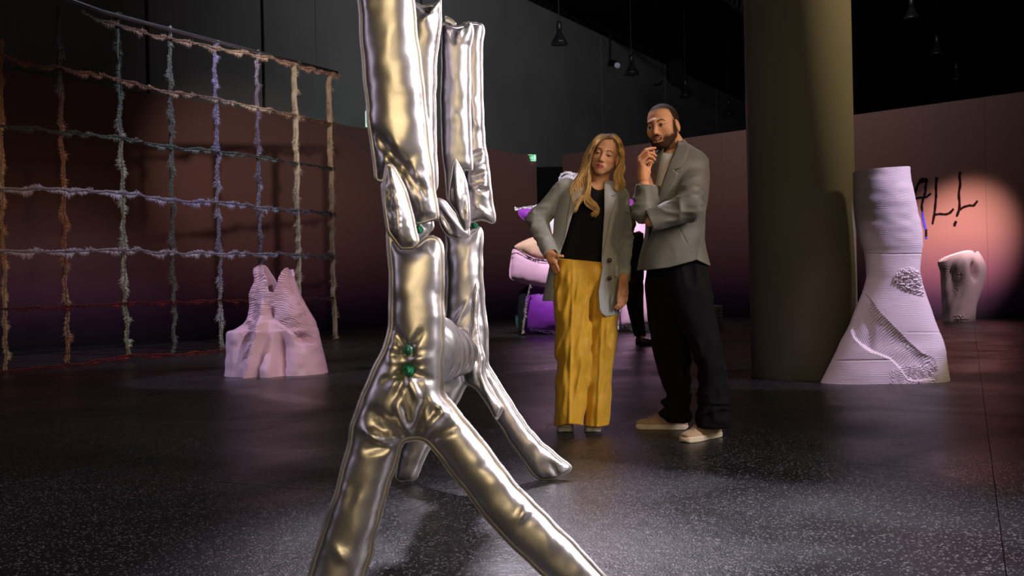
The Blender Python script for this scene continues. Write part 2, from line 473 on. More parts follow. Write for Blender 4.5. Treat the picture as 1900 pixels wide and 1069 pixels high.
wall_left = panel_wall('wall_left', LA, LB, 3.0, 1)
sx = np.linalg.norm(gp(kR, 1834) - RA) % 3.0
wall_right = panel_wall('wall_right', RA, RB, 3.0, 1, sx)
g1 = W(960, CY, 30)[:2]; g2 = W(1100, CY, 30)[:2]
tag(wall_strip(g1, g2, 0, 4.55, 0.1, M_black, 'wall_back', None), kind='structure')
# tall hall wall
kH = lambda x: 3.026e-5 * (2066 - x)
HA, HB = gp(kH, -650), gp(kH, 1450)
hall = wall_strip(HA, HB, 0, 10.2, 0.3, M_black, 'wall_hall', None, 0, 1); tag(hall, kind='structure')
dH = (HB - HA) / np.linalg.norm(HB - HA); nH = np.array([-dH[1], dH[0]])
seams = sorted([np.linalg.norm(gp(kH, x) - HA) for x in (280, 494, 790, 1015, 1122, 1240, 1334)] + [0, np.linalg.norm(HB - HA)])
for p, q in zip(seams[:-1], seams[1:]):
    a = HA + dH * p; b = HA + dH * q
    wall_strip(a - nH * 0.06, b - nH * 0.06, 0.0, 9.9, 0.05, M_conc, 'wall_panel', hall, 0.09, 1)
# far black wall behind the pendant lamps and side walls
mb = MB(); mb.box((14, 53, 5), (34, 0.2, 5.1)); tag(mb.build('wall_far', M_black), kind='structure')
mb = MB(); mb.box((31, 24, 5), (0.2, 29, 5.1)); tag(mb.build('wall_side', M_black), kind='structure')
mb = MB(); mb.box((6, 24, 10.35), (26, 30, 0.15)); tag(mb.build('ceiling', M_black), kind='structure')
# roof trusses seen at the right
for (x0, y0, x1, y1, D0, D1) in ((1575, 165, 1668, 200, 30, 34), (1575, 190, 1640, 215, 30, 33), (1330, -10, 1400, 45, 22, 24), (900, -60, 1400, 190, 30, 42)):
    a = W(x0, y0, D0); b = W(x1, y1, D1); mb = MB()
    mb.tube([a, b], 0.06, 6); 
    a2 = a + [0, 0, 0.5]; b2 = b + [0, 0, 0.5]; mb.tube([a2, b2], 0.05, 6)
    for t in np.linspace(0, 1, 9): mb.tube([a * (1 - t) + b * t, a2 * (1 - t) + b2 * t + (b - a) * 0.06], 0.03, 4)
    tag(mb.build('roof_truss', M_blacksteel, None), kind='structure')

# ---- column
D = 8.56
pc = W(1491, 620, D)
M_col = mat('column_paint', (0.36, 0.33, 0.25), 0.55, var=0.05, scale=2, bump=0.05, bscale=5)
mb = MB(); mb.lathe([(0.0, 0), (0.455, 0), (0.455, 10.2), (0, 10.2)], (pc[0], D, 0), 96)
o = mb.build('trim_column', M_col, None, True); tag(o, kind='structure')
for p in o.data.polygons: p.use_smooth = abs(p.normal.z) < 0.5

# ---- pendant lamps
M_shade = mat('lamp_shade', (0.03, 0.03, 0.035), 0.35, metal=0.5)
M_refl = mat('lamp_reflector', (0.55, 0.55, 0.6), 0.3, metal=0.8)
def make_pendant(label):
    r = empty('pendant_lamp', (0, 0, 0), label, 'lamp', 'high bay pendant lamps')
    mb = MB(); mb.lathe([(0.05, .34), (0.075, .30), (0.12, .2), (0.19, .08), (0.225, 0.0), (0.215, 0.0), (0.18, .08), (0.11, .2), (0.06, .29)], (0, 0, 0), 24); mb.build('lamp_shade', M_shade, r, True)
    mb = MB(); mb.lathe([(0.0, 0.06), (0.1, 0.055), (0.19, 0.02), (0.20, 0.012), (0.19, 0.01), (0, 0.04)], (0, 0, 0), 24); mb.build('reflector', M_refl, r, True)
    mb = MB(); mb.lathe([(0, .62), (0.055, .6), (0.075, .55), (0.075, .38), (0.045, .34), (0, .33)], (0, 0, 0), 14); mb.build('gear_housing', M_shade, r, True)
    mb = MB(); mb.tube([(0, 0, .6), (0, 0, 3.2)], 0.012, 6); mb.build('cable', M_blacksteel, r)
    return r
def copy_tree(o, parent=None):
    c = o.copy(); COL.objects.link(c); c.parent = parent
    for ch in list(o.children): copy_tree(ch, c)
    return c
lamps = [(1038, 82, 25.5, 1.0, 'black pendant lamp against the grey wall above the woman, nearest of that row'),
         (1172, 138, 29.5, 1.0, 'black pendant lamp against the grey wall between the two visitors, second of its row'),
         (1272, 180, 33, 1.0, 'black pendant lamp just above the bearded man, below a dark hanging bundle'),
         (1352, 214, 36.8, 1.0, 'smallest black pendant lamp beside the column, farthest of its row'),
         (1692, 37, 24.4, 1.0, 'pendant lamp highest above the writing on the wall, largest right of the column'),
         (1739, 103, 28.2, 1.0, 'middle one of three pendant lamps in the dark right of the column'),
         (1775, 150, 32, 1.0, 'lowest of three pendant lamps in the dark, just above the brown partition')]
pend0 = None
for x, y, D, s, lab in lamps:
    if pend0 is None: pend0 = p = make_pendant(lab)
    else: p = copy_tree(pend0); p['label'] = lab
    p.location = tuple(W(x, y, D))
# ceiling spotlight on a pole, bent bracket and dark bundle
a = W(1132, 66, 30); b = W(1132, 122, 30)
r = empty('ceiling_spotlight', b, 'small black spotlight with a lit lens on a ceiling pole', 'spotlight')
mb = MB(); mb.tube([a, b], 0.035, 8); mb.build('pole', M_blacksteel, r)
mb = MB(); mb.tube([W(1131, 120, 30), W(1134, 116, 29.9), W(1140, 118, 29.8), W(1145, 121, 29.7)], [0.08, 0.1, 0.1, 0.12], 12); mb.build('housing', M_blacksteel, r, True)
mb = MB(); mb.tube([W(1144.6, 121, 29.68), W(1145.8, 121.6, 29.6)], [0.09, 0.09], 12)
mb.build('lens', mat('lens_glow', (0.4, 0.4, 0.5), 0.3, emit=(0.75, 0.8, 1.0), es=0.06), r, True)
r = empty('ceiling_bracket', W(1222, 155, 33), 'thin dark bent bracket hanging between two pendant lamps', 'bracket')
mb = MB(); mb.tube([W(1221, 110, 33), W(1223, 150, 33)], 0.02, 6); mb.build('rod', M_blacksteel, r)
mb = MB(); mb.tube([W(1214, 158, 33), W(1226, 156, 33), W(1228, 150, 33)], 0.035, 6); mb.build('arm', M_blacksteel, r)
r = empty('hanging_bundle', W(1262, 155, 34), 'black cloth bundle hanging from the ceiling above the bearded man', 'bundle')
def fb(P):
    d = smin(ell(P, W(1254, 134, 34), (0.34, .2, .5)), ell(P, W(1268, 152, 34), (0.16, .2, .35)), .15)
    return d + 0.03 * vnoise(P * 6)
V, Q = sdf_mesh(fb, W(1235, 172, 33.5), W(1285, 108, 34.5), 0.04); mesh_np('cloth', V, Q, mat=M_black, parent=r)

# ---- exit signs
M_green = mat('exit_green', (0.0, 0.35, 0.12), 0.5, emit=(0.01, 0.62, 0.22), es=0.75, var=0.02)
M_white = mat('exit_white', (0.8, 0.8, 0.8), 0.5, emit=(0.75, 1.0, 0.85), es=1.0, var=0.02)
def exit_sign(C, ux, w, h, label):
    C = np.array(C); ux = np.array(ux, float); ux /= np.linalg.norm(ux); uz = np.array([0, 0, 1.0]); un = np.cross(ux, uz)
    R = np.stack([ux, un, uz], -1)
    if un[1] > 0: un = -un
    r = empty('exit_sign', C, label, 'sign', None)
    mb = MB(); mb.box(C, (w / 2, 0.05, h / 2), R); mb.build('sign_box', M_white, r)
    mb = MB(); mb.box(C + un * 0.056, (w / 2 * .92, 0.004, h / 2 * .9), R); mb.build('sign_face', M_green, r)
    def p(u, v): return C + un * 0.068 + ux * u * w + uz * v * h
    mb = MB()   # running figure, arrow and door
    mb.tube([p(-.02, .28), p(-.02, .285)], h * .07, 8)
    mb.tube([p(-.02, .18), p(.0, -.05), p(.07, -.2), p(.04, -.34)], h * .045, 6)
    mb.tube([p(.0, -.05), p(-.06, -.18), p(-.14, -.2)], h * .045, 6)
    mb.tube([p(-.09, .02), p(-.03, .15), p(.07, .04)], h * .035, 6)
    mb.build('running_figure', M_white, r)
    mb = MB(); mb.tube([p(-.4, 0), p(-.22, 0)], h * .05, 6); mb.tube([p(-.33, .16), p(-.41, 0), p(-.33, -.16)], h * .05, 6); mb.build('arrow', M_white, r)
    mb = MB(); mb.box(p(.3, 0), (w * .09, .005, h * .34), R); mb.build('door_mark', M_white, r)
C = W(987, 293, 27.0)
exit_sign(C, (dH[0] * 0 + 1, 0.15, 0), 0.21, 0.165, 'green emergency exit sign with white figure above the partition edge')
C = W(689, 221, 22.5)
exit_sign(C, (0.9, 0.3, 0), 0.26, 0.36, 'green exit sign partly hidden behind the silver figure')
l = bpy.data.lights.new('exit_glow', 'POINT'); l.energy = 0.8; l.color = (0.1, 1, 0.45); l.shadow_soft_size = 0.1
lo_ = bpy.data.objects.new('exit_glow', l); COL.objects.link(lo_); lo_.location = tuple(W(676, 221, 22.2))

# ---- writing on the partition
cols = {'a': (0.006, 0.012, 0.02), 'b': (0.012, 0.002, 0.006)}
M_paint = mat('wall_paint_black', (0.003, 0.005, 0.008), 0.9, var=0.1, spec=0.05)
M_paint2 = mat('wall_paint_plum', (0.006, 0.002, 0.003), 0.9, var=0.1, spec=0.05)
M_blue = mat('wall_paint_blue', (0.03, 0.02, 0.55), 0.6, var=0.3, scale=6)
nR = (RB - RA) / np.linalg.norm(RB - RA); nR = np.array([nR[1], -nR[0], 0])
def stroke(name, paths, m):
    mb = MB()
    for pts, w in paths:
        q = [(1650 + x / 3.34, 300 + y / 3.34) for x, y in pts]
        Q3 = np.array([ONPLANE(x, y, RA, RB) for x, y in q]) + nR * (0.030)
        Q3 = catmull(Q3, len(Q3) * 6) if len(Q3) > 2 else resample(Q3, 0.05, False)
        d = np.gradient(Q3, axis=0); d /= np.linalg.norm(d, axis=1)[:, None]
        s = np.cross(d, nR); w_ = w * (1 + 0.12 * np.sin(np.arange(len(Q3)) * 0.9))
        w_ = w_ * np.minimum(1, 0.55 + 0.45 * np.minimum(np.arange(len(Q3)), np.arange(len(Q3))[::-1]))
        mb.tube(Q3, w_, 10, flat=1.0)
    for i, v in enumerate(mb.V):   # flatten against the wall: paint is a thin film
        dist = (v - np.array([RA[0], RA[1], 0])) @ nR
        mb.V[i] = v - nR * ((dist - 0.029) * 0.95)[:, None]
    return mb.build(name, m, wall_right, True)
w0 = 0.026
stroke('letter', [([(158, 245), (163, 190), (182, 140), (200, 112), (222, 108), (240, 112)], w0), ([(237, 110), (228, 150), (226, 190), (212, 235), (204, 275), (208, 310)], w0), ([(155, 232), (190, 224), (225, 222), (245, 210), (262, 196)], w0), ([(180, 132), (205, 126), (236, 118)], w0)], M_paint)
stroke('paint_drip', [([(208, 310), (212, 350), (222, 395), (230, 425)], w0), ([(231, 465), (233, 480)], w0 * 1.1)], M_blue)
stroke('paint_drip', [([(230, 418), (231, 445), (231, 468)], w0)], M_paint)
stroke('letter', [([(297, 96), (292, 150), (293, 200), (289, 260), (282, 325), (270, 390)], w0), ([(282, 330), (315, 325), (350, 327), (378, 318), (402, 292)], w0)], M_paint2)
stroke('letter', [([(445, 64), (438, 90), (442, 140), (434, 200), (438, 262), (434, 300), (420, 342)], w0), ([(436, 300), (465, 282), (500, 272), (525, 272), (550, 242)], w0)], M_paint2)
stroke('paint_drip', [([(417, 368), (410, 385), (406, 402)], w0 * 1.1)], M_paint2)
# ================================================================ silver stitched figure
def silver_mat():
    m = bpy.data.materials.new('silver_cloth'); m.use_nodes = True; nt = m.node_tree; L = nt.links; b = nt.nodes['Principled BSDF']
    tc = nt.nodes.new('ShaderNodeTexCoord')
    n = nt.nodes.new('ShaderNodeTexNoise'); n.inputs['Scale'].default_value = 9; n.inputs['Detail'].default_value = 5; L.new(tc.outputs['Object'], n.inputs['Vector'])
    r = nt.nodes.new('ShaderNodeMapRange'); r.inputs[3].default_value = 0.31; r.inputs[4].default_value = 0.45; L.new(n.outputs[0], r.inputs[0]); L.new(r.outputs[0], b.inputs['Roughness'])
    b.inputs['Base Color'].default_value = (0.66, 0.62, 0.61, 1); b.inputs['Metallic'].default_value = 0.95
    n2 = nt.nodes.new('ShaderNodeTexNoise'); n2.inputs['Scale'].default_value = 420; n2.inputs['Detail'].default_value = 1; L.new(tc.outputs['Object'], n2.inputs['Vector'])
    bp = nt.nodes.new('ShaderNodeBump'); bp.inputs['Strength'].default_value = 0.16; bp.inputs['Distance'].default_value = 0.001; L.new(n2.outputs[0], bp.inputs['Height'])
    L.new(bp.outputs[0], b.inputs['Normal'])
    return m
M_silver = silver_mat()

def cushion(name, px, D, parent, kz=0.85, flange=0.0055, creases=(), pinches=(), step=0.009, seed=0, wr=0.004, tilt=0.0, bend=0.0, mat_=None, nsub=1, puck=0.006, pp=26.0, h=0.006, rim_r=0):
    """stitched panel pair blown up between a flat seam: outline in pixels at depth D"""
    O = W(*np.mean(px, 0), D)
    def loc(q): 
        w = WV(np.array(q)[:, 0], np.array(q)[:, 1], D); return np.stack([w[:, 0] - O[0], w[:, 2] - O[2]], -1)
    poly = resample(loc(px), step * 1.1)
    for _ in range(1): poly = 0.25 * np.roll(poly, 1, 0) + 0.5 * poly + 0.25 * np.roll(poly, -1, 0)
    nn = len(poly); s_ = np.arange(nn); R_ = np.random.default_rng(seed + 11)
    nrm = np.roll(poly, -1, 0) - np.roll(poly, 1, 0); nrm = np.stack([nrm[:, 1], -nrm[:, 0]], -1); nrm /= np.linalg.norm(nrm, axis=1)[:, None] + 1e-9
    wob = sum(R_.uniform(-1, 1) * np.sin(2 * math.pi * s_ * k / nn + R_.uniform(0, 6)) for k in range(max(3, nn // 18), max(6, nn // 7), 2))
    poly = poly + nrm * (wob * 0.0006)[:, None]
    lo = poly.min(0) - .02; hi = poly.max(0) + .02; gx = np.arange(lo[0], hi[0], h); gz = np.arange(lo[1], hi[1], h)
    G = np.stack(np.meshgrid(gx, gz, indexing='ij'), -1); sd, _ = polydist(G.reshape(-1, 2), poly); sd = sd.reshape(len(gx), len(gz))
    m = sd > flange; u = np.zeros(m.shape); w2 = np.clip(sd, 0, None).max() ** 2
    u[m] = w2 * 0.3
    for it in range(700):
        u[1:-1, 1:-1] = np.where(m[1:-1, 1:-1], 0.25 * (u[2:, 1:-1] + u[:-2, 1:-1] + u[1:-1, 2:] + u[1:-1, :-2] + h * h), 0)
    # vertices
    ix = np.arange(lo[0], hi[0], step); iz = np.arange(lo[1], hi[1], step)
    I = np.stack(np.meshgrid(ix, iz, indexing='ij'), -1); I[:, ::2, 0] += step * 0.5; I = I.reshape(-1, 2)
    sdI, arcI = polydist(I, poly); k = sdI > flange + step * 0.35; I = I[k]
    ring = poly - nrm * 0
    inner = poly + (-nrm) * flange
    sdn, _ = polydist(inner, poly)
    if (sdn > 0).mean() < 0.5: inner = poly + nrm * flange; sdn, _ = polydist(inner, poly)
    inner = inner[sdn > flange * 0.93]
    pts = np.vstack([poly, inner, I])
    vs, es, fs, *_r = delaunay_2d_cdt([Vector(p) for p in pts], [(i, (i + 1) % nn) for i in range(nn)], [], 1, 1e-6)
    P = np.array([(v.x, v.y) for v in vs]); T = np.array([f for f in fs if len(f) == 3])
    sd, arc = polydist(P, poly)
    fx = np.clip((P[:, 0] - lo[0]) / h, 0, len(gx) - 1.001); fz = np.clip((P[:, 1] - lo[1]) / h, 0, len(gz) - 1.001)
    i0 = fx.astype(int); j0 = fz.astype(int); tx = fx - i0; tz = fz - j0
    uu = u[i0, j0] * (1 - tx) * (1 - tz) + u[i0 + 1, j0] * tx * (1 - tz) + u[i0, j0 + 1] * (1 - tx) * tz + u[i0 + 1, j0 + 1] * tx * tz
    uu = np.where(sd < flange * 1.03, 0, uu); H = kz * np.sqrt(2 * np.clip(uu, 0, None)); body = smooth_step(0, 0.03 * (flange / 0.008 if flange > 0.015 else 1), H)
    Hs = []
    for side in (0, 1):
        q = np.stack([P[:, 0], P[:, 1], np.full(len(P), seed * 3.1 + side * 7)], -1)
        f = H.copy()
        f += body * wr * 0.8 * vnoise(q * [7, 4, 1]) + body * wr * 0.6 * (1 - 2 * np.abs(vnoise(q * [22, 14, 1])))
        per = np.interp(arc % 1.0, [0, 1], [0, 1])
        pk = vnoise(np.stack([arc * pp, sd * 0, np.full(len(P), seed + side * 3.0)], -1)); pk2 = vnoise(np.stack([arc * pp * 2.6, sd * 10, np.full(len(P), seed + 5.0)], -1))
        f += body * puck * 1.0 * np.exp(-sd / (0.028 if flange < 0.015 else 3.5 * flange)) * (pk + 0.5 * pk2)
        if side == 0:
            for (ax, ay, bx, by, sg, A) in creases:
                a, b = loc([(ax, ay), (bx, by)]); ab = b - a; t = np.clip(((P - a) @ ab) / (ab @ ab), 0, 1)
                d = np.linalg.norm(P - a - t[:, None] * ab, axis=1); s = sg * D / F
                f += body * A * np.exp(-(d / s) ** 2) * (0.35 + 0.65 * np.sin(math.pi * np.clip(0.12 + 0.88 * (1 - t), 0, 1)))
                dd = ((P[:, 0] - a[0]) * ab[1] - (P[:, 1] - a[1]) * ab[0]) / (np.linalg.norm(ab))
                f += body * -0.35 * A * np.exp(-((np.abs(dd) - 1.7 * s) / s) ** 2) * np.exp(-((t - .4) / .35) ** 2) * np.exp(-((d - np.abs(dd)) / s) ** 2)
            for (ax, ay, rr, A, nr, A2) in pinches:
                a = loc([(ax, ay)])[0]; q2 = P - a; r = np.linalg.norm(q2, axis=1); th = np.arctan2(q2[:, 1], q2[:, 0]); s = rr * D / F
                f -= body * A * np.exp(-(r / s) ** 1.3)
                f += body * A2 * np.sin(nr * th + 1.3 * np.sin(2 * th)) * (r / s) * np.exp(-r / s)
        Hs.append(np.maximum(f, 0.0012 + 0 * f))
    wq = lambda p_: 0.005 * vnoise(np.stack([p_[:, 0] * 6, p_[:, 1] * 4, 0 * p_[:, 0] + seed], -1)) + 0.0022 * vnoise(np.stack([p_[:, 0] * 24, p_[:, 1] * 20, 0 * p_[:, 0] + seed], -1))
    bo = bend * (P[:, 1] ** 2) + tilt * P[:, 1] + wq(P)
    edge = sd < 1e-4
    A = np.stack([O[0] + P[:, 0], O[1] - Hs[0] + bo, O[2] + P[:, 1]], -1)
    B = np.stack([O[0] + P[:, 0], O[1] + Hs[1] + bo, O[2] + P[:, 1]], -1)
    n = len(P)
    # orientation so fronts face the viewer
    t0 = T[0]; ar = np.cross(P[T[:, 1]] - P[T[:, 0]], P[T[:, 2]] - P[T[:, 0]]); T = np.where((ar < 0)[:, None], T[:, ::-1], T)
    Tb = T[:, ::-1] + n
    # seam rim
    eset = {}
    for t in T:
        for a_, b_ in ((t[0], t[1]), (t[1], t[2]), (t[2], t[0])):
            if (b_, a_) in eset: del eset[(b_, a_)]
            else: eset[(a_, b_)] = 1
    Qs = [[b_, a_, a_ + n, b_ + n] for a_, b_ in eset]
    o = mesh_np(name, np.vstack([A, B]), np.array(Qs) if Qs else None, np.vstack([T, Tb]), mat_ or M_silver, parent, True)
    ring_ = np.abs(sd - flange) < flange * 0.06; rr_ = np.concatenate([ring_, ring_])
    ev = np.empty(len(o.data.edges) * 2, np.int32); o.data.edges.foreach_get('vertices', ev); ev = ev.reshape(-1, 2)
    at = o.data.attributes.new('sharp_edge', 'BOOLEAN', 'EDGE'); at.data.foreach_set('value', rr_[ev].all(1))
    rim = poly[::2]; rz = O[1] + bend * (rim[:, 1] ** 2) + tilt * rim[:, 1] + wq(rim)
    R3 = np.stack([O[0] + rim[:, 0], rz, O[2] + rim[:, 1]], -1); R3 = np.vstack([R3, R3[:1]])
    mb = MB(); mb.tube(R3, rim_r if rim_r else flange * 0.15, 6, caps=False); mb.build('seam', mat_ or M_silver, o, True)
    return o

fig = empty('silver_sculpture', (-0.2, 3.2, 0), 'tall four-legged sculpture of stitched shiny silver cushions standing in the foreground', 'sculpture')
# front torso panel and its folded flaps
cushion('upper_cushion', [(655, -320), (657, -150), (664, 0), (670, 100), (677, 180), (685, 255), (691, 300), (695, 335), (706, 343), (713, 333), (722, 350), (732, 385), (745, 420), (760, 416), (780, 417), (800, 411), (818, 411), (814, 398), (808, 352), (801, 290), (795, 240), (788, 170), (778, 90), (771, 30), (767, -30), (769, -150), (765, -320)],
        2.36, fig, kz=0.62, seed=1, wr=0.003, creases=[(745, 305, 700, 250, 9, -0.012), (752, 310, 785, 360, 7, -0.014), (770, 320, 790, 400, 6, 0.010), (745, 330, 770, 410, 5, -0.012), (730, 280, 700, 330, 12, 0.008), (780, 400, 812, 408, 4, -0.008)], pinches=[(748, 312, 18, 0.02, 5, 0.006)], flange=0.0065)
cushion('flap', [(717, 299), (712, 316), (709, 345), (710, 378), (714, 405), (717, 432), (729, 444), (744, 466), (756, 463), (768, 464), (778, 452), (774, 432), (768, 405), (762, 380), (752, 350), (741, 325), (728, 305)],
        2.25, fig, kz=0.75, seed=2, wr=0.004, step=0.007, creases=[(719, 300, 738, 380, 4, 0.016), (738, 380, 744, 462, 4, 0.016), (728, 340, 722, 400, 5, -0.012), (735, 400, 718, 385, 4, -0.008), (752, 360, 762, 440, 5, -0.010)], puck=0.004)
cushion('inner_flap', [(706, 338), (722, 332), (745, 350), (790, 395), (806, 408), (800, 430), (788, 446), (765, 462), (740, 466), (720, 446), (714, 410), (708, 370)],
        2.44, fig, kz=0.7, seed=3, wr=0.006, creases=[(780, 405, 800, 440, 4, -0.01), (770, 420, 790, 440, 4, 0.01)])
yb = 1172
cushion('leg_cushion', [(716, 425), (726, 436), (742, 450), (760, 458), (776, 450), (786, 440), (803, 437), (816, 441), (823, 455), (825, 520), (824, 580), (827, 640), (823, 690), (823, 728), (842, 752), (875, 790), (910, 835), (960, 900), (1020, 960), (1075, 1015), (1130, 1075), (1205, 1150), (1222, 1160), (1215, 1166), (1120, 1167), (1105, 1162), (1060, 1118), (1000, 1062), (955, 1020), (905, 968), (862, 912), (830, 872), (806, 840), (788, 820), (768, 817), (748, 820), (737, 860), (715, 930), (697, 1000), (680, 1069), (664, 1130), (652, 1172), (548, 1173), (545, 1150), (570, 1069), (600, 975), (625, 900), (640, 840), (658, 760), (680, 710), (700, 665), (713, 640), (721, 612), (722, 560), (722, 500), (717, 455)],
        2.37, fig, kz=0.66, seed=4, wr=0.0035, creases=[
            (766, 815, 700, 760, 9, -0.016), (762, 812, 740, 740, 7, 0.014), (770, 814, 790, 735, 6, -0.016), (775, 815, 830, 755, 8, 0.016), (783, 818, 845, 790, 7, -0.014), (755, 815, 690, 800, 7, 0.014), (745, 822, 685, 830, 7, -0.012),
            (800, 735, 840, 770, 8, 0.012), (690, 770, 730, 810, 8, -0.012), (676, 790, 735, 830, 6, 0.014),
            (757, 687, 715, 705, 5, -0.014), (757, 687, 800, 700, 5, -0.014), (757, 687, 735, 740, 6, -0.012), (757, 687, 785, 745, 6, 0.012), (757, 650, 735, 610, 5, -0.012), (757, 650, 785, 615, 5, -0.010), (757, 650, 715, 640, 5, 0.010), (757, 668, 730, 668, 4, 0.010), (757, 668, 800, 660, 5, 0.010),
            (900, 860, 935, 850, 7, -0.006), (960, 960, 985, 930, 7, 0.008), (985, 955, 1005, 945, 5, -0.007), (665, 900, 650, 930, 9, -0.006), (625, 1010, 650, 1030, 9, 0.006), (790, 445, 812, 470, 6, -0.008), (745, 465, 790, 450, 5, -0.007)],
        pinches=[(757, 650, 13, 0.028, 6, 0.005), (757, 687, 15, 0.030, 6, 0.006), (768, 815, 26, 0.018, 5, 0.006)], flange=0.009)
# rear pair
cushion('upper_cushion', [(752, -8), (772, 5), (785, 12), (800, 8), (820, -2), (819, 50), (811, 110), (809, 200), (811, 290), (814, 335), (813, 352), (806, 358), (803, 400), (806, 425), (795, 435), (772, 430), (764, 330), (757, 200), (752, 50)], 3.85, fig, kz=0.7, seed=5, wr=0.003,
        creases=[(772, 8, 800, 30, 5, -0.012), (820, 5, 790, 40, 5, 0.01)])
cushion('upper_cushion', [(820, 38), (831, 46), (846, 50), (862, 46), (877, 42), (880, 60), (876, 82), (873, 92), (874, 150), (874, 220), (877, 290), (878, 322), (868, 316), (858, 318), (848, 340), (840, 365), (833, 379), (828, 370), (825, 330), (819, 280), (816, 200), (818, 120), (818, 60)], 4.08, fig, kz=0.62, seed=6, wr=0.003, step=0.010,
        creases=[(835, 50, 845, 80, 5, -0.012), (860, 48, 850, 75, 4, 0.01), (877, 80, 860, 90, 4, -0.008)])
cushion('upper_cushion', [(856, 40), (880, 42), (897, 44), (901, 55), (896, 75), (896, 150), (899, 240), (902, 278), (906, 292), (909, 320), (912, 350), (921, 413), (914, 417), (897, 409), (886, 411), (870, 415), (858, 400), (860, 330), (860, 200), (858, 100)], 4.2, fig, kz=0.72, seed=7, wr=0.005, step=0.010,
        creases=[(900, 280, 880, 290, 4, -0.014), (903, 320, 878, 330, 5, -0.014), (905, 345, 875, 350, 4, 0.016), (908, 360, 880, 345, 4, -0.014), (915, 415, 885, 385, 5, 0.012), (905, 410, 890, 395, 4, -0.01), (898, 300, 880, 310, 4, 0.012)])
cushion('strap', [(824, 27), (838, 34), (848, 44), (843, 49), (836, 44), (831, 41), (826, 42)], 4.02, fig, kz=0.3, seed=8, step=0.006, flange=0.003)
cushion('flap', [(844, 292), (838, 314), (833, 345), (831, 372), (838, 384), (846, 394), (851, 410), (858, 425), (864, 430), (872, 424), (873, 400), (871, 370), (867, 340), (858, 315), (850, 300)], 3.95, fig, kz=0.75, seed=9, step=0.008, wr=0.005,
        creases=[(844, 294, 850, 370, 3, 0.016), (850, 372, 856, 420, 3, 0.014), (862, 350, 862, 400, 4, -0.012), (840, 345, 842, 380, 3, -0.01)], puck=0.004)
cushion('inner_flap', [(806, 366), (818, 368), (828, 374), (842, 392), (858, 412), (872, 424), (872, 440), (852, 446), (830, 440), (818, 425), (810, 400)], 4.1, fig, kz=0.6, seed=10, step=0.008, wr=0.007,
        creases=[(812, 370, 850, 420, 4, 0.014), (815, 390, 840, 430, 4, -0.014), (835, 385, 865, 425, 4, -0.012)])
cushion('leg_cushion', [(824, 420), (835, 424), (852, 432), (870, 430), (882, 422), (892, 419), (897, 430), (896, 500), (900, 560), (906, 610), (907, 655), (906, 675), (922, 700), (948, 742), (978, 788), (1002, 816), (1030, 840), (1050, 856), (1063, 867), (1058, 877), (1042, 885), (1036, 891), (1003, 893), (992, 886), (978, 868), (950, 828), (925, 790), (900, 745), (884, 722), (868, 714), (862, 722), (850, 748), (822, 792), (800, 830), (785, 860), (775, 886), (766, 894), (742, 897), (731, 889), (737, 850), (752, 795), (772, 740), (795, 695), (815, 650), (824, 610), (828, 520), (826, 460)], 4.17, fig, kz=0.66, seed=12, wr=0.003, step=0.010,
        creases=[(868, 712, 850, 650, 6, -0.014), (870, 712, 890, 650, 6, 0.014), (868, 714, 900, 690, 5, -0.014), (1040, 885, 1020, 860, 5, -0.010), (1050, 865, 1025, 850, 4, 0.008), (845, 600, 870, 560, 5, 0.008), (890, 425, 870, 450, 5, -0.008)],
        pinches=[(866, 705, 18, 0.02, 5, 0.006)], flange=0.008)
cushion('strap', [(884, 520), (877, 545), (874, 585), (872, 620), (866, 645), (861, 680), (862, 708), (868, 716), (880, 720), (890, 733), (903, 752), (921, 784), (936, 756), (925, 742), (912, 720), (898, 690), (902, 668), (892, 635), (887, 590), (889, 555)], 3.98, fig, kz=0.75, seed=13, step=0.008, wr=0.006,
        creases=[(885, 522, 880, 600, 3, 0.014), (880, 600, 884, 650, 3, -0.012), (876, 640, 880, 700, 4, 0.014), (890, 690, 915, 760, 4, 0.012), (898, 600, 880, 625, 3, -0.010), (870, 660, 885, 670, 3, -0.012)], puck=0.004)
# body tube between the two pairs
A = W(775, 648, 2.47); B = W(846, 655, 4.1); nL = 150; nC = 96
t = np.linspace(0, 1, nL)[:, None]; th = np.linspace(0, 2 * math.pi, nC, endpoint=False)[None]
prof = 0.092 * np.clip(np.minimum(t, 1 - t) / 0.06, 0.0, 1) ** 0.4
wrn = vnoise(np.stack([t * 60 + 3 * np.sin(th), 1.5 * np.cos(th) + 0 * t, 1.5 * np.sin(th) + 0 * t], -1)) * 0.008 + vnoise(np.stack([t * 22 + np.sin(th * 2), 1.2 * np.cos(th) + 0 * t, 3 + 1.2 * np.sin(th) + 0 * t], -1)) * 0.008
rr = prof + wrn * np.clip(prof / 0.09, 0, 1)
ax = (B - A); C_ = A[None, None] + ax[None, None] * t[..., None]
V = C_ + np.stack([rr * np.cos(th), 0 * rr, rr * np.sin(th) * 1.05], -1)
Q = [[i * nC + j, i * nC + (j + 1) % nC, (i + 1) * nC + (j + 1) % nC, (i + 1) * nC + j] for i in range(nL - 1) for j in range(nC)]
mesh_np('body_cushion', V.reshape(-1, 3), np.array(Q), mat=M_silver, parent=fig)
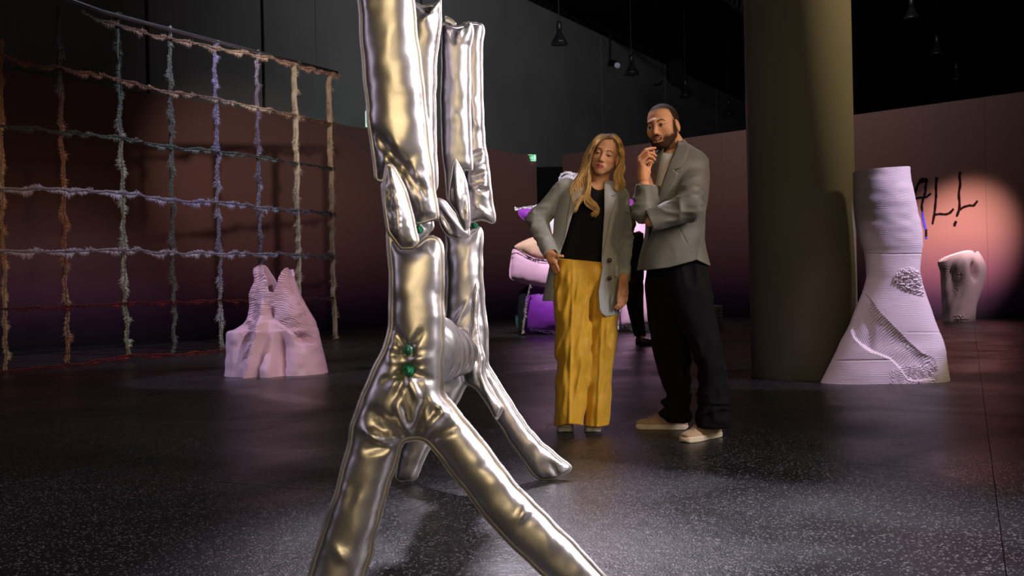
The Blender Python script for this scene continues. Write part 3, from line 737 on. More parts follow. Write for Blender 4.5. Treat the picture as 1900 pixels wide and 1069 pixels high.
# green buttons and ties
M_gbut = mat('green_button', (0.03, 0.16, 0.11), 0.25, var=0.2, scale=80)
M_ggl = mat('green_glitter', (0.01, 0.20, 0.08), 0.2, metal=0.5, var=0.8, scale=300, bump=0.8, bscale=300)
def ball(name, px, py, D, r, m, sy=1.0, parent=fig, lumpy=0):
    mb = MB(); n = 16; k = 10
    pr = [(r * math.sin(math.pi * i / k), -r * math.cos(math.pi * i / k)) for i in range(k + 1)]
    mb.lathe(pr, (0, 0, 0), n); v = mb.V[0]
    if lumpy: v = v * (1 + lumpy * vnoise(v * 220)[:, None])
    v = v[:, [0, 2, 1]] * [1, sy, 1] + W(px, py, D); mb.V[0] = v
    return mb.build(name, m, parent, True)
ball('button', 757, 650, 2.325, 0.0125, M_gbut, 0.6)
ball('button', 757.5, 687, 2.325, 0.0155, M_ggl, 0.8, lumpy=0.12)
ball('button', 778, 426, 2.36, 0.011, M_ggl, 0.7, lumpy=0.15)
ball('button', 881, 419, 4.0, 0.014, M_ggl, 0.7, lumpy=0.15)
# ================================================================ 3D printed clay-like figures
def printed(name, rows, D, hb, nz, nf, parent, m, topf=None, topb=None, phase=None, relief=None, pitch=0.012, amp=0.0018, ampf=None, pw=2.2, thick=0.02, tiltz=0.0):
    rows = sorted(rows, key=lambda r: -r[0]); T_ = []
    for i, r in enumerate(rows):
        l = W(r[1], r[0], D); q = W(r[2], r[0], D)
        T_.append(((l[2] + q[2]) / 2, (l[0] + q[0]) / 2, (q[0] - l[0]) / 2, r[3] if len(r) > 3 else hb))
    T_ = np.array(T_); T_[0, 0] = 0.0
    Tm = catmull(T_, len(T_) * 8); Tm = Tm[np.argsort(Tm[:, 0])]
    ztop = T_[-1, 0]
    nb = nf // 5
    # theta: dense on the viewer's side
    thf = -math.pi / 2 + np.linspace(-1, 1, nf) * (math.pi / 2 + 0.25)
    gapa = 2 * math.pi - (thf[-1] - thf[0]); thb = thf[-1] + np.linspace(0, 1, nb + 2)[1:-1] * gapa
    th = np.concatenate([thf, thb]); n = len(th); v = np.linspace(0, 1, nz)
    TH, Vv = np.meshgrid(th, v)
    if topf is not None:
        u = np.cos(th); xs = np.array([p[0] for p in topf]); ys = np.array([p[1] for p in topf]); xb = np.array([p[0] for p in topb]); yb_ = np.array([p[1] for p in topb])
        c0 = (xs[0] + xs[-1]) / 2; hw = (xs[-1] - xs[0]) / 2; px = c0 + hw * u
        yf = np.interp(px, xs, ys); ybk = np.interp(px, xb, yb_); wgt = smooth_step(-0.25, 0.25, np.sin(th)); yy = yf * (1 - wgt) + ybk * wgt
        ker = np.ones(5) / 5; yy = np.convolve(np.r_[yy[-2:], yy, yy[:2]], ker, 'valid')
        top = np.array([W(px[i], yy[i], D)[2] for i in range(n)])
    else: top = np.full(n, ztop) + tiltz * np.cos(th)
    Z = Vv * top[None]
    c = np.interp(Z, Tm[:, 0], Tm[:, 1]); a = np.interp(Z, Tm[:, 0], Tm[:, 2]); b = np.interp(Z, Tm[:, 0], Tm[:, 3])
    ct = np.sign(np.cos(TH)) * np.abs(np.cos(TH)) ** (2 / pw); st = np.sign(np.sin(TH)) * np.abs(np.sin(TH)) ** (2 / pw)
    X = c + a * ct; Y = D + b * st
    P = np.stack([X, Y, Z], -1); px, py = proj(P); front = smooth_step(0.1, -0.3, np.sin(TH))
    off = np.zeros_like(X)
    if relief is not None: off += relief(px, py) * front
    ph = Z / pitch; am = np.full_like(X, amp)
    if phase is not None: ph, am = phase(px, py, X, Z, ph, am, front)
    off += am * (np.abs(np.sin(math.pi * ph)) ** 0.7 - 0.6)
    nx, ny = ct * np.maximum(b, .05), st * np.maximum(a, .05); l = np.sqrt(nx * nx + ny * ny) + 1e-9
    P = np.stack([X + off * nx / l, Y + off * ny / l, Z], -1)
    dth = thick + 0.0 * X; Pf = P - np.stack([dth * nx / l, dth * ny / l, 0 * Z + 0.004], -1); Pf[..., 2] = np.maximum(Pf[..., 2], 0)
    Pin = Pf[::6]
    if (nz - 1) % 6: Pin = np.concatenate([Pin, Pf[-1:]])
    V = np.concatenate([P.reshape(-1, 3), Pin.reshape(-1, 3)]); base = nz * n; ni = len(Pin)
    j = np.arange(n); k = (j + 1) % n
    def strip(r, o): r = r[:, None] * n + o; return np.stack([r + j, r + k, r + n + k, r + n + j], -1).reshape(-1, 4)
    Q = np.concatenate([strip(np.arange(nz - 1), 0), strip(np.arange(ni - 1), base)[:, ::-1], np.stack([(nz - 1) * n + j, (nz - 1) * n + k, base + (ni - 1) * n + k, base + (ni - 1) * n + j], -1)])
    return mesh_np(name, V, Q, mat=m, parent=parent, smooth=True)

def pmask(px, py, poly, soft):
    d, _ = polydist(np.stack([px.ravel(), py.ravel()], -1), poly); return smooth_step(-soft, soft, d.reshape(px.shape)), d.reshape(px.shape)

M_print = mat('printed_clay', (0.62, 0.56, 0.62), 0.55, var=0.05, scale=6, bump=0.1, bscale=120, spec=0.3)
M_printpink = mat('printed_clay_pink', (0.62, 0.45, 0.52), 0.5, var=0.05, scale=6, bump=0.1, bscale=120, spec=0.3)

# tall flared figure by the column
def n2(px, py, s, z=0.0): return vnoise(np.stack([px / s, py / s, 0 * px + z], -1))
vm1 = [(1601, 543), (1614, 556), (1640, 585), (1666, 612), (1690, 636), (1712, 655), (1738, 664), (1742, 690), (1734, 706), (1700, 709), (1684, 706), (1668, 684), (1652, 668), (1620, 655), (1596, 641), (1582, 627), (1577, 612), (1585, 590), (1594, 565)]
vm2 = [(1657, 522), (1668, 503), (1690, 498), (1706, 506), (1712, 530), (1712, 548), (1694, 543), (1672, 534)]
vm3 = [(1650, 690), (1690, 678), (1740, 682), (1742, 716), (1650, 716)]
def g2_(a, c, s): return np.exp(-((a - c) / s) ** 2)
def vrelief(px, py):
    m1, d1 = pmask(px, py, vm1, 1.5); m2, d2 = pmask(px, py, vm2, 5)
    tl_ = -((px - 1601) * 121 - (py - 543) * 137) / 183.0 + 3 * n2(px, py, 5, 6.)
    r = -0.024 * m1 * smooth_step(0, 5, d1) * smooth_step(-2, 30, tl_) - 0.02 * m1 * g2_(px, 1612, 9) + 0.006 * n2(px, py, 45) + 0.004 * n2(px * 0.5, py, 12, 3.) * smooth_step(520, 400, py)
    spk = np.abs(n2(px * 1.0, py * 1.6, 4.0, 5.)) * 0.030 + 0.008 * n2(px, py, 2.2, 9.)
    r += m2 * spk
    r -= 0.007 * np.exp(-((py - 471) / 1.0) ** 2) * smooth_step(1606, 1616, px)
    r -= 0.009 * np.exp(-((py - 668.5 + (px - 1600) * .012) / 1.0) ** 2) * smooth_step(1662, 1650, px)
    r -= 0.004 * np.exp(-((py - 617) / 0.9) ** 2) * smooth_step(1675, 1690, px)
    return r
def vphase(px, py, X, Z, ph, am, fr):
    m1, d1 = pmask(px, py, vm1, 2.0); m2, _ = pmask(px, py, vm2, 3); m3, _ = pmask(px, py, vm3, 8)
    dx = px - 1612
    s = 60 - np.where(dx < 0, -1.9 * dx, 0.95 * np.sqrt(dx * dx + 9)) + 5 * n2(px, py, 11) * smooth_step(1635, 1665, px)
    f1 = (-(py) + s) / 7.0
    f0 = -py / 3.0 + 0.5 * n2(px * .5, py, 10)
    f3 = (-(py) + 7 * n2(px * 1.2, py, 9, 2.) + 3 * n2(px, py, 4, 2.)) / 4.2
    w = np.clip(m1, 0, 1); w3 = m3
    out = np.where(w > 0.5, f1, f0); out = np.where(w3 > 0.5, f3, out)
    a = 0.0007 + 0.0065 * m1 + 0.006 * m3 + 0.0015 * (n2(px * .4, py, 8, 8.) > .2)
    return out * fr + ph * (1 - fr), a * fr + am * (1 - fr)
r = empty('printed_vase_sculpture', (*W(1640, 600, 7.92)[:2], 0), 'tall lilac flared sculpture of printed clay layers standing in front of the column', 'sculpture')
printed('body', [(315, 1584, 1685, .16), (330, 1585, 1686, .17), (372, 1586, 1694, .19), (400, 1588, 1702, .19), (430, 1592, 1709, .19), (455, 1600, 1710, .18), (471, 1606, 1708, .17), (507, 1610, 1705, .17), (522, 1608, 1708, .17), (547, 1600, 1716, .18), (575, 1588, 1726, .19), (605, 1576, 1736, .2), (630, 1562, 1746, .2), (650, 1553, 1752, .21), (668, 1544, 1755, .21), (690, 1533, 1758, .22), (712, 1524, 1760, .22)],
        7.92, .2, 620, 500, r, M_print, phase=vphase, relief=vrelief, tiltz=0.014)

# seated torso at the left
lm = [(461, 566), (463, 545), (472, 522), (470, 488), (550, 488), (566, 560), (590, 600), (598, 640), (575, 642), (560, 638), (545, 626), (528, 612), (512, 602), (500, 598), (490, 600), (482, 618), (470, 646), (458, 674), (447, 668), (455, 640), (438, 610), (458, 594)]
def g2(px, py, x, y, sx, sy): return np.exp(-((px - x) / sx) ** 2 - ((py - y) / sy) ** 2)
def lrelief(px, py):
    m1, d1 = pmask(px, py, lm, 1.5)
    r = -0.03 * m1 * smooth_step(0, 6, d1)
    xl = np.interp(py, [585, 700], [489, 464]); r += 0.12 * np.exp(-((px - xl) / 8.0) ** 2) * smooth_step(582, 604, py) + 0.10 * g2(px, py, 498, 690, 15, 42)
    r += 0.06 * g2(px, py, 487, 578, 7, 26) - 0.06 * g2(px, py, 501, 584, 9, 12) - 0.05 * g2(px, py, 525, 665, 14, 40) - 0.08 * g2(px, py, 562, 628, 12, 8) + 0.05 * g2(px, py, 545, 580, 22, 24)
    r -= 0.08 * g2(px, py, 453, 630, 9, 26) + 0.06 * g2(px, py, 522, 660, 10, 40)
    r += 0.008 * n2(px, py, 14) + m1 * 0.004 * n2(px, py * 2, 9, 3.)
    return r
def lphase(px, py, X, Z, ph, am, fr):
    m1, _ = pmask(px, py, lm, 1.0)
    sag = 12 * g2(px, py, 505, 560, 26, 60) + 16 * g2(px, py, 560, 640, 30, 30) * 0 + 0.5 * np.abs(px - 508) + 5 * n2(px, py, 18) + 1.2 * n2(px, py, 7, 4.)
    f1 = (-(py) + sag) / 4.0
    out = np.where(m1 > 0.5, f1, -py / 2.4)
    a = 0.0010 + 0.009 * m1 + 0.006 * (np.abs(px - 429) < 2.2) + 0.007 * np.exp(-((px - np.interp(py, [585, 700], [489, 464])) / 5.0) ** 2) * (py > 600)
    return out * fr + ph * (1 - fr), a * fr + am * (1 - fr)
r = empty('printed_torso_sculpture', (*W(514, 600, 10.0)[:2], 0), 'pink torso sculpture of wavy printed layers sitting on the floor before the net', 'sculpture')
printed('body', [(694, 420, 607, .36), (670, 421, 602, .34), (640, 423, 595, .31), (622, 423, 591, .30), (613, 426, 589, .29), (609, 438, 587, .27), (600, 450, 585, .25), (590, 458, 580, .23), (575, 463, 571, .21), (560, 464, 563, .19), (547, 464, 556, .18), (535, 467, 552, .17), (526, 472, 549, .16), (517, 473, 546, .15), (505, 471, 546, .14), (492, 473, 545, .13)],
        10.0, .3, 420, 330, r, M_printpink,
        topf=[(471, 500), (478, 494), (488, 491), (494, 499), (499, 512), (503, 530), (507, 541), (511, 543), (515, 530), (520, 514), (527, 503), (535, 497), (542, 497), (547, 512)],
        topb=[(471, 500), (478, 494), (488, 491), (497, 499), (503, 510), (508, 521), (509, 536), (513, 541), (518, 524), (527, 508), (535, 500), (542, 499), (547, 512)], phase=lphase, relief=lrelief, pw=2.6, thick=0.03)

# small torso at the far wall
def rrelief(px, py):
    r = -0.30 * g2(px, py, 1808, 502, 6, 13) + 0.08 * g2(px, py, 1792, 505, 10, 34) - 0.07 * g2(px, py, 1766, 518, 10, 34)
    r += 0.020 * n2(px * 1.3 + py * .7, py * .35, 13, 5.) * smooth_step(1795, 1775, px) + 0.06 * np.abs(n2(px, py, 3.2, 4.)) * g2(px, py, 1784, 590, 11, 6)
    return r
def rphase(px, py, X, Z, ph, am, fr):
    s = 8 * n2(px, py, 14) * smooth_step(1800, 1780, px); return (-(py) + s) / 2.6 * fr + ph * (1 - fr), am * 0 + 0.002 + 0.006 * smooth_step(1795, 1780, px) * smooth_step(560, 540, py) * fr
r = empty('printed_bust_sculpture', (*W(1783, 590, 18.7)[:2], 0), 'small pale armless torso sculpture at the foot of the spotlit wall', 'sculpture')
printed('body', [(597, 1750, 1807, .26), (570, 1750, 1809, .26), (554, 1749, 1814, .26), (536, 1748, 1821, .26), (520, 1747, 1826, .26), (503, 1746, 1828, .26), (490, 1742, 1826, .25), (480, 1742, 1822, .22), (472, 1752, 1818, .18), (465, 1770, 1814, .14)],
        18.7, .25, 150, 150, r, M_printpink, topf=[(1742, 486), (1750, 484), (1758, 478), (1770, 471), (1785, 465), (1795, 467), (1800, 470), (1808, 469), (1815, 466), (1822, 480)],
        topb=[(1742, 486), (1750, 481), (1758, 476), (1770, 470), (1785, 465), (1795, 464), (1800, 464), (1808, 464), (1815, 465), (1822, 480)], phase=rphase, relief=rrelief, thick=0.05)
# ================================================================ fringed net
NA, NB = (-5.70, 10.9), (-3.02, 16.6)
nN = np.array([5.7, -2.68, 0]) / math.hypot(5.7, 2.68)       # towards the hall / viewer side
nU = np.array([2.68, 5.7, 0]) / math.hypot(5.7, 2.68)
M_fringe = mat('fringe_yarn', (1, 1, 1), 0.85, var=0.25, scale=9, attr=True, sheen=0.3, spec=0.2)
M_cord = mat('net_cord', (1, 1, 1), 0.8, var=0.2, scale=30, attr=True)
def yarn(P, side, width, col, dens, R_, both=True, blade=0.0055, lift=0.02, n_=None, gaps=0.0, hang=0.0):
    """tufts along polyline P, spreading to +-side"""
    n_ = nN if n_ is None else n_
    d = np.r_[0, np.cumsum(np.linalg.norm(np.diff(P, axis=0), axis=1))]; L = d[-1]; n = int(L * dens)
    s = np.sort(R_.uniform(0, L, n)); C = np.stack([np.interp(s, d, P[:, k]) for k in range(3)], -1)
    tang = np.stack([np.interp(s, d, np.gradient(P[:, k]) / (np.gradient(d) + 1e-9)) for k in range(3)], -1)
    sg = np.where(R_.random(n) < 0.5, -1, 1) if both else np.ones(n)
    clump = vnoise(np.stack([s * 9, sg * 3.0, 0 * s], -1)); ln = width * (0.72 + 0.55 * clump) * R_.uniform(0.55, 1.15, n)
    dirv = side[None] * sg[:, None] + tang * R_.normal(0, 0.55, n)[:, None] + n_[None] * R_.normal(0.25, 0.45, n)[:, None] + np.array([0, 0, -hang])[None]
    dirv /= np.linalg.norm(dirv, axis=1)[:, None]
    tip = C + dirv * ln[:, None] + np.array([0, 0, -1]) * (ln * 0.22)[:, None]
    mid = C + dirv * (ln * 0.55)[:, None] + n_ * R_.uniform(0, lift, n)[:, None]
    wv = np.cross(dirv, n_ + 0.3 * R_.normal(0, 1, (n, 3))); wv /= np.linalg.norm(wv, axis=1)[:, None] + 1e-9; wv = wv * (blade * R_.uniform(.5, 1.2, n))[:, None]
    V = np.stack([C - wv * .5, C + wv * .5, mid + wv * .5, mid - wv * .5, tip], 1).reshape(-1, 3); b = np.arange(n)[:, None] * 5
    cc = np.array(col)[None] * R_.uniform(0.65, 1.25, (n, 1)); cc = np.repeat(cc, 5, 0)
    return V, b + np.array([[0, 1, 2, 3]]), b + np.array([[3, 2, 4]]), cc
net = empty('fringed_net', (*NA, 0), 'huge hanging net of fringed yarn strips in front of the dark partition', 'net')
R_ = np.random.default_rng(3)
def strip(pts, halfw_px, cols, horizontal, parent=net, gapz=(), seed=0, core=0.35, offs=0.0, dens=1300):
    Q3 = np.array([ONPLANE(x, y, NA, NB) for x, y in pts]) + nN * offs
    Q3 = catmull(Q3, len(Q3) * 10) if len(pts) > 2 else resample(Q3, 0.12, False)
    D_ = Q3[:, 1]; w = halfw_px * np.mean(D_) / F
    n = len(Q3)
    d = np.r_[0, np.cumsum(np.linalg.norm(np.diff(Q3, axis=0), axis=1))]; d /= d[-1]
    side = np.array([0, 0, 1.0]) if horizontal else nU
    mb = MB(); colc = np.array([np.interp(d, np.linspace(0, 1, len(cols)), [c[k] for c in cols]) for k in range(3)]).T
    Q3 = Q3 + (side[None] * (vnoise(np.stack([d * 40, d * 0 + seed, d * 0], -1)) * w * 0.28)[:, None])
    mb.tube(Q3, w * core, 6, flat=0.5, col=tuple(np.mean(colc, 0) * (0.25 if core < .5 else 0.8)))
    o = mb.build('yarn_strip', M_cord, parent, False, col=True)
    Vs, Qs, Ts, Cs = [], [], [], []; nn = 0
    seg = max(1, n // 10)
    for i in range(0, n - 1, seg):
        Pp = Q3[i:i + seg + 1]
        if len(Pp) < 2: continue
        c = np.mean(colc[i:i + seg + 1], 0)
        V, Q, T, C = yarn(Pp, side, w * 1.35, c, dens, R_)
        Vs.append(V); Qs.append(Q + nn); Ts.append(T + nn); Cs.append(C); nn += len(V)
    f = mesh_np('fringe', np.concatenate(Vs), np.concatenate(Qs), np.concatenate(Ts), M_fringe, o, False, np.concatenate(Cs)); f['kind'] = 'stuff'
    return o
peach, orange, cream, green, white, lil, lav, dk, red, teal, dgr = (0.75, 0.48, 0.38), (0.50, 0.22, 0.12), (0.62, 0.50, 0.36), (0.42, 0.50, 0.40), (0.68, 0.68, 0.62), (0.64, 0.60, 0.80), (0.52, 0.48, 0.82), (0.10, 0.09, 0.10), (0.22, 0.010, 0.02), (0.20, 0.26, 0.25), (0.05, 0.06, 0.055)
# horizontals (top to bottom)
strip([(150, 26), (245, 56), (315, 72), (400, 90), (480, 104), (550, 122), (630, 143)], 6.5, [dk, peach, cream, peach, peach], True, seed=1)
strip([(-60, 88), (0, 103), (60, 121), (115, 128), (228, 151), (315, 172), (400, 185), (480, 201), (550, 216), (620, 230)], 6.5, [orange, orange, (0.25, 0.11, 0.07), peach, (0.55, 0.45, 0.42), cream, (0.30, 0.15, 0.08), (0.16, 0.09, 0.06)], True, seed=2)
strip([(-60, 224), (0, 233), (110, 245), (228, 257), (315, 274), (400, 282), (480, 292), (550, 303), (620, 314)], 6, [dgr, dgr, teal, (0.35, 0.42, 0.42), teal, dgr, dgr], True, seed=3)
strip([(-60, 345), (0, 349), (110, 354), (228, 360), (315, 373), (400, 377), (480, 385), (550, 391), (622, 397)], 8, [(0.45, 0.33, 0.33), lil, lil, lav, lil, (0.25, 0.22, 0.3), dk], True, seed=4)
strip([(-60, 464), (0, 466), (110, 467), (228, 465), (315, 471), (400, 471), (480, 472), (550, 474), (622, 476)], 7.5, [(0.5, 0.38, 0.4), lil, (0.6, 0.5, 0.6), lil, lil, (0.3, 0.27, 0.36), dk], True, seed=5)
strip([(-60, 574), (0, 574), (110, 571), (228, 564), (320, 562), (410, 558), (490, 557), (560, 555), (625, 553)], 4.5, [(0.08, 0.01, 0.02), red, red, (0.16, 0.01, 0.02), dk], True, seed=6)
strip([(-60, 698), (10, 690), (90, 682), (160, 674), (237, 661), (320, 659), (420, 650), (520, 642), (625, 634)], 5, [(0.10, 0.01, 0.01), red, (0.30, 0.02, 0.02), (0.25, 0.02, 0.02), red, (0.10, 0.01, 0.01)], True, seed=7)
# verticals
strip([(3, 75), (2, 200), (4, 330), (5, 420), (8, 520), (10, 610), (12, 692)], 9, [orange, orange, (0.6, 0.42, 0.34), orange, cream, cream], False, seed=8, offs=-.02)
strip([(108, 10), (112, 120), (113, 200), (115, 270), (118, 330), (120, 430), (122, 520), (125, 600), (127, 672)], 9, [dk, dk, (0.20, 0.10, 0.07), orange, orange, orange, (0.55, 0.40, 0.3), orange], False, seed=9, offs=-.02)
strip([(216, 22), (221, 130), (223, 230), (227, 330), (230, 430), (232, 540), (236, 610), (239, 660)], 9, [dgr, dgr, teal, white, green, white, (.6, .62, .5), (.6, .62, .5)], False, seed=10, offs=-.02)
strip([(314, 50), (315, 100), (318, 230), (320, 330), (321, 430), (322, 530), (324, 600), (324, 655)], 8, [white, teal, (0.3, .33, .32), teal, dk, (0.25, 0.25, 0.25), teal], False, seed=11, offs=-.02)
strip([(398, 74), (399, 120), (402, 210), (404, 300), (405, 380), (408, 470), (410, 560), (413, 645)], 8, [lav, lav, lav, lil, (0.3, 0.27, 0.45), lil, white], False, seed=12, offs=-.02)
strip([(477, 94), (477, 130), (478, 200), (480, 290), (481, 380), (483, 440), (483, 500), (484, 560)], 7.5, [lil, (0.18, 0.13, 0.2), (0.2, 0.15, 0.3), lil, (0.2, 0.18, 0.3), dk], False, seed=13, offs=-.02)
strip([(547, 113), (548, 150), (549, 230), (552, 310), (552, 400), (555, 470), (556, 548)], 9.5, [white, cream, cream, cream, cream, cream], False, seed=14, offs=-.02, core=0.55, dens=900)
strip([(613, 133), (612, 180), (613, 270), (616, 330), (617, 400), (619, 480), (620, 550), (625, 628)], 8.5, [peach, cream, cream, cream, cream, cream], False, seed=15, offs=-.02, core=0.55, dens=900)
# top rail and its wires
mb = MB(); mb.tube([ONPLANE(-60, -68, NA, NB), ONPLANE(190, 22, NA, NB), ONPLANE(400, 77, NA, NB), ONPLANE(625, 135, NA, NB)], 0.028, 10)
mb.build('top_rail', mat('rail_steel', (0.35, 0.36, 0.4), 0.3, metal=0.9), net, True)
for x, y in ((371, 68), (587, 125), (190, 22), (20, -40)):
    a = ONPLANE(x, y, NA, NB); mb = MB(); mb.tube([a, a + [0, 0, 10.1 - a[2]]], 0.004, 5); mb.build('wire', M_blacksteel, net)
# ================================================================ far soft sculpture
def clothm(n, c, r=0.5, **k): return mat(n, c, r, var=0.06, scale=3, sheen=0.2, spec=0.3, **k)
M_pink = clothm('pink_satin', (0.80, 0.47, 0.66)); M_purple = clothm('purple_satin', (0.20, 0.02, 0.36)); M_peach = clothm('peach_satin', (0.80, 0.52, 0.38))
M_wht = clothm('white_satin', (0.80, 0.78, 0.85)); M_viol = clothm('violet_satin', (0.36, 0.05, 0.55)); M_teal = clothm('teal_satin', (0.01, 0.10, 0.08)); M_maroon = clothm('maroon_satin', (0.12, 0.02, 0.05))
soft = empty('soft_sculpture', (*W(1060, 600, 17.2)[:2], 0), 'large pink and purple inflated cushion sculpture behind the two visitors', 'sculpture')
ck = dict(h=0.03, step=0.05, flange=0.02, wr=0.010, puck=0.03, pp=9.0)
Ds = 17.2
def cu(name, px, D, m, kz=0.7, seed=0, **k): 
    a = dict(ck); a.update(k); return cushion(name, px, D, soft, kz=kz, mat_=m, seed=seed, **a)
cu('base_cushion', [(968, 540), (980, 528), (1010, 525), (1060, 528), (1100, 532), (1146, 535), (1150, 600), (1145, 618), (1060, 619), (1000, 620), (972, 618), (966, 590), (964, 560)], 17.1, M_purple, 0.8, 21)
cu('side_cushion', [(957, 600), (956, 570), (962, 545), (975, 532), (984, 530), (978, 560), (974, 600), (972, 619), (962, 617)], 17.3, M_teal, 0.8, 22)
cu('seat_cushion', [(951, 460), (962, 464), (980, 474), (1000, 482), (1030, 482), (1080, 480), (1130, 478), (1145, 500), (1140, 536), (1080, 540), (1040, 538), (1010, 534), (985, 529), (965, 524), (945, 518), (945, 500), (948, 480)], 16.8, M_pink, 0.6, 23)
cu('back_cushion', [(951, 459), (962, 451), (985, 441), (1005, 436), (1040, 425), (1080, 420), (1085, 480), (1050, 492), (1015, 487), (998, 484), (985, 478), (965, 466)], 16.95, M_peach, 0.6, 24)
cu('back_cushion', [(1000, 440), (1003, 420), (1010, 404), (1022, 390), (1050, 380), (1080, 385), (1085, 430), (1050, 445), (1020, 447)], 17.3, M_wht, 0.7, 25)
cu('head_cushion', [(959, 388), (975, 386), (1000, 383), (1030, 380), (1060, 382), (1060, 400), (1030, 412), (1000, 416), (978, 412), (963, 402)], 17.6, M_viol, 0.7, 26)
cu('head_cushion', [(1040, 330), (1055, 322), (1075, 322), (1110, 325), (1120, 360), (1115, 392), (1080, 395), (1050, 390), (1040, 370)], 17.8, M_wht, 0.6, 27)
cu('head_cushion', [(1120, 372), (1140, 368), (1166, 368), (1182, 372), (1184, 400), (1150, 404), (1122, 400)], 17.7, M_viol, 0.6, 28)
cu('side_cushion', [(1140, 398), (1165, 394), (1190, 396), (1212, 400), (1220, 450), (1216, 500), (1160, 502), (1142, 500), (1138, 450)], 17.35, M_pink, 0.8, 29)
cu('side_cushion', [(1146, 500), (1180, 500), (1218, 500), (1224, 550), (1220, 606), (1180, 610), (1148, 608), (1146, 560)], 17.3, M_pink, 0.8, 30)
Rr = np.random.default_rng(5)
def frill(name, pts, D, col, w, sidev=(0, 0, 1), dens=120, both=False, blade=0.03, hang=0.0, m=None):
    P3 = np.array([W(x, y, D) for x, y in pts]); P3 = catmull(P3, len(P3) * 5)
    V, Q, T, C = yarn(P3, np.array(sidev, float), w, col, dens, Rr, both=both, blade=blade, lift=0.03, n_=np.array([0, -1.0, 0]), hang=hang)
    mb = MB(); mb.tube(P3, w * 0.25, 6, col=tuple(col)); mb.add(V, Q, T, C)
    o = mb.build(name, M_fringe, soft, False, col=True); return o
frill('frill', [(957, 390), (970, 386), (985, 384), (1000, 382), (1015, 381)], 17.3, (0.8, 0.78, 0.8), 0.065, both=True, dens=200)
frill('frill', [(1038, 335), (1042, 325), (1052, 320), (1065, 323), (1078, 326), (1095, 326)], 17.5, (0.85, 0.8, 0.82), 0.07, both=True, dens=200)
frill('frill', [(950, 459), (962, 464), (975, 473), (988, 480), (1005, 484), (1020, 484)], 16.7, (0.06, 0.05, 0.10), 0.035, both=True, dens=160)
frill('frill', [(1148, 606), (1165, 608), (1185, 609), (1205, 608), (1222, 606)], 17.0, (0.015, 0.01, 0.015), 0.11, both=True, dens=260)
frill('frill', [(985, 612), (1010, 615), (1040, 616)], 16.7, (0.05, 0.01, 0.07), 0.07, both=True, dens=200)
frill('trim_band', [(984, 528), (979, 550), (975, 575), (972, 600), (970, 618)], 16.72, (0.42, 0.38, 0.33), 0.04, (1, 0, 0), 300, True, 0.02)
frill('trim_band', [(1148, 575), (1147, 590), (1147, 612)], 16.6, (0.55, 0.52, 0.5), 0.035, (1, 0, 0), 300, True, 0.02)
cu('side_cushion', [(964, 545), (974, 532), (986, 529), (980, 560), (975, 600), (972, 619), (963, 618), (961, 590), (961, 565)], 16.95, M_black, 0.5, 31)
# small fringed stool beyond the bearded man
st = empty('fringed_stool', (*W(1330, 600, 18)[:2], 0), 'small pale fringed stool far behind the bearded man', 'stool')
c = W(1330, 600, 18); mb = MB(); mb.lathe([(0, 0.02), (0.09, 0.0), (0.1, 0.1), (0.085, 0.3), (0.10, 0.42), (0.0, 0.43)], (c[0], c[1], 0), 16); mb.build('stool_body', mat('stool_wool', (0.3, 0.26, 0.22), 0.9), st, True)
Vs = MB()
for zz in np.linspace(0.03, 0.42, 8):
    th = np.linspace(0, 2 * math.pi, 24); P3 = np.stack([c[0] + 0.1 * np.cos(th), c[1] + 0.1 * np.sin(th), 0 * th + zz], -1)
    V, Q, T, C = yarn(P3, np.array([0, 0, -1.0]), 0.06, (0.42, 0.38, 0.34), 120, Rr, both=False, blade=0.012, n_=np.array([0, -1.0, 0])); Vs.add(V, Q, T, C)
f = Vs.build('fringe', M_fringe, st, False, col=True); f['kind'] = 'stuff'
# ================================================================ people
M_skin = mat('skin', (1, 1, 1), 0.55, var=0.06, scale=40, attr=True, sss=0.12, spec=0.2)
M_eyew = mat('eye', (1, 1, 1), 0.15, var=0.02, attr=True)
M_hairm = mat('short_hair', (1, 1, 1), 0.75, var=0.35, scale=400, bump=0.5, bscale=600, attr=True, spec=0.12)
M_beard = mat('beard_hair', (1, 1, 1), 0.75, var=0.35, scale=420, bump=0.6, bscale=500, attr=True, spec=0.12)
M_brow = mat('eyebrow_hair', (0.030, 0.016, 0.009), 0.8, var=0.4, scale=500)
M_blond = mat('blond_hair', (1, 1, 1), 0.7, var=0.2, scale=60, attr=True, spec=0.2)

def headR(yaw, pitch, roll):
    """columns: lateral, forward, up of the head; yaw>0 turns to picture left, roll>0 leans the crown to picture left"""
    y, p, r = map(math.radians, (yaw, pitch, roll))
    F_ = np.array([-math.sin(y), -math.cos(y), 0]); U_ = np.array([0, 0, 1.0])
    F2 = F_ * math.cos(p) + U_ * math.sin(p); U2 = -F_ * math.sin(p) + U_ * math.cos(p); X_ = np.cross(F2, U2)
    X3 = X_ * math.cos(r) - U2 * math.sin(r); U3 = U2 * math.cos(r) + X_ * math.sin(r)
    return np.stack([X3, F2, U3], -1)

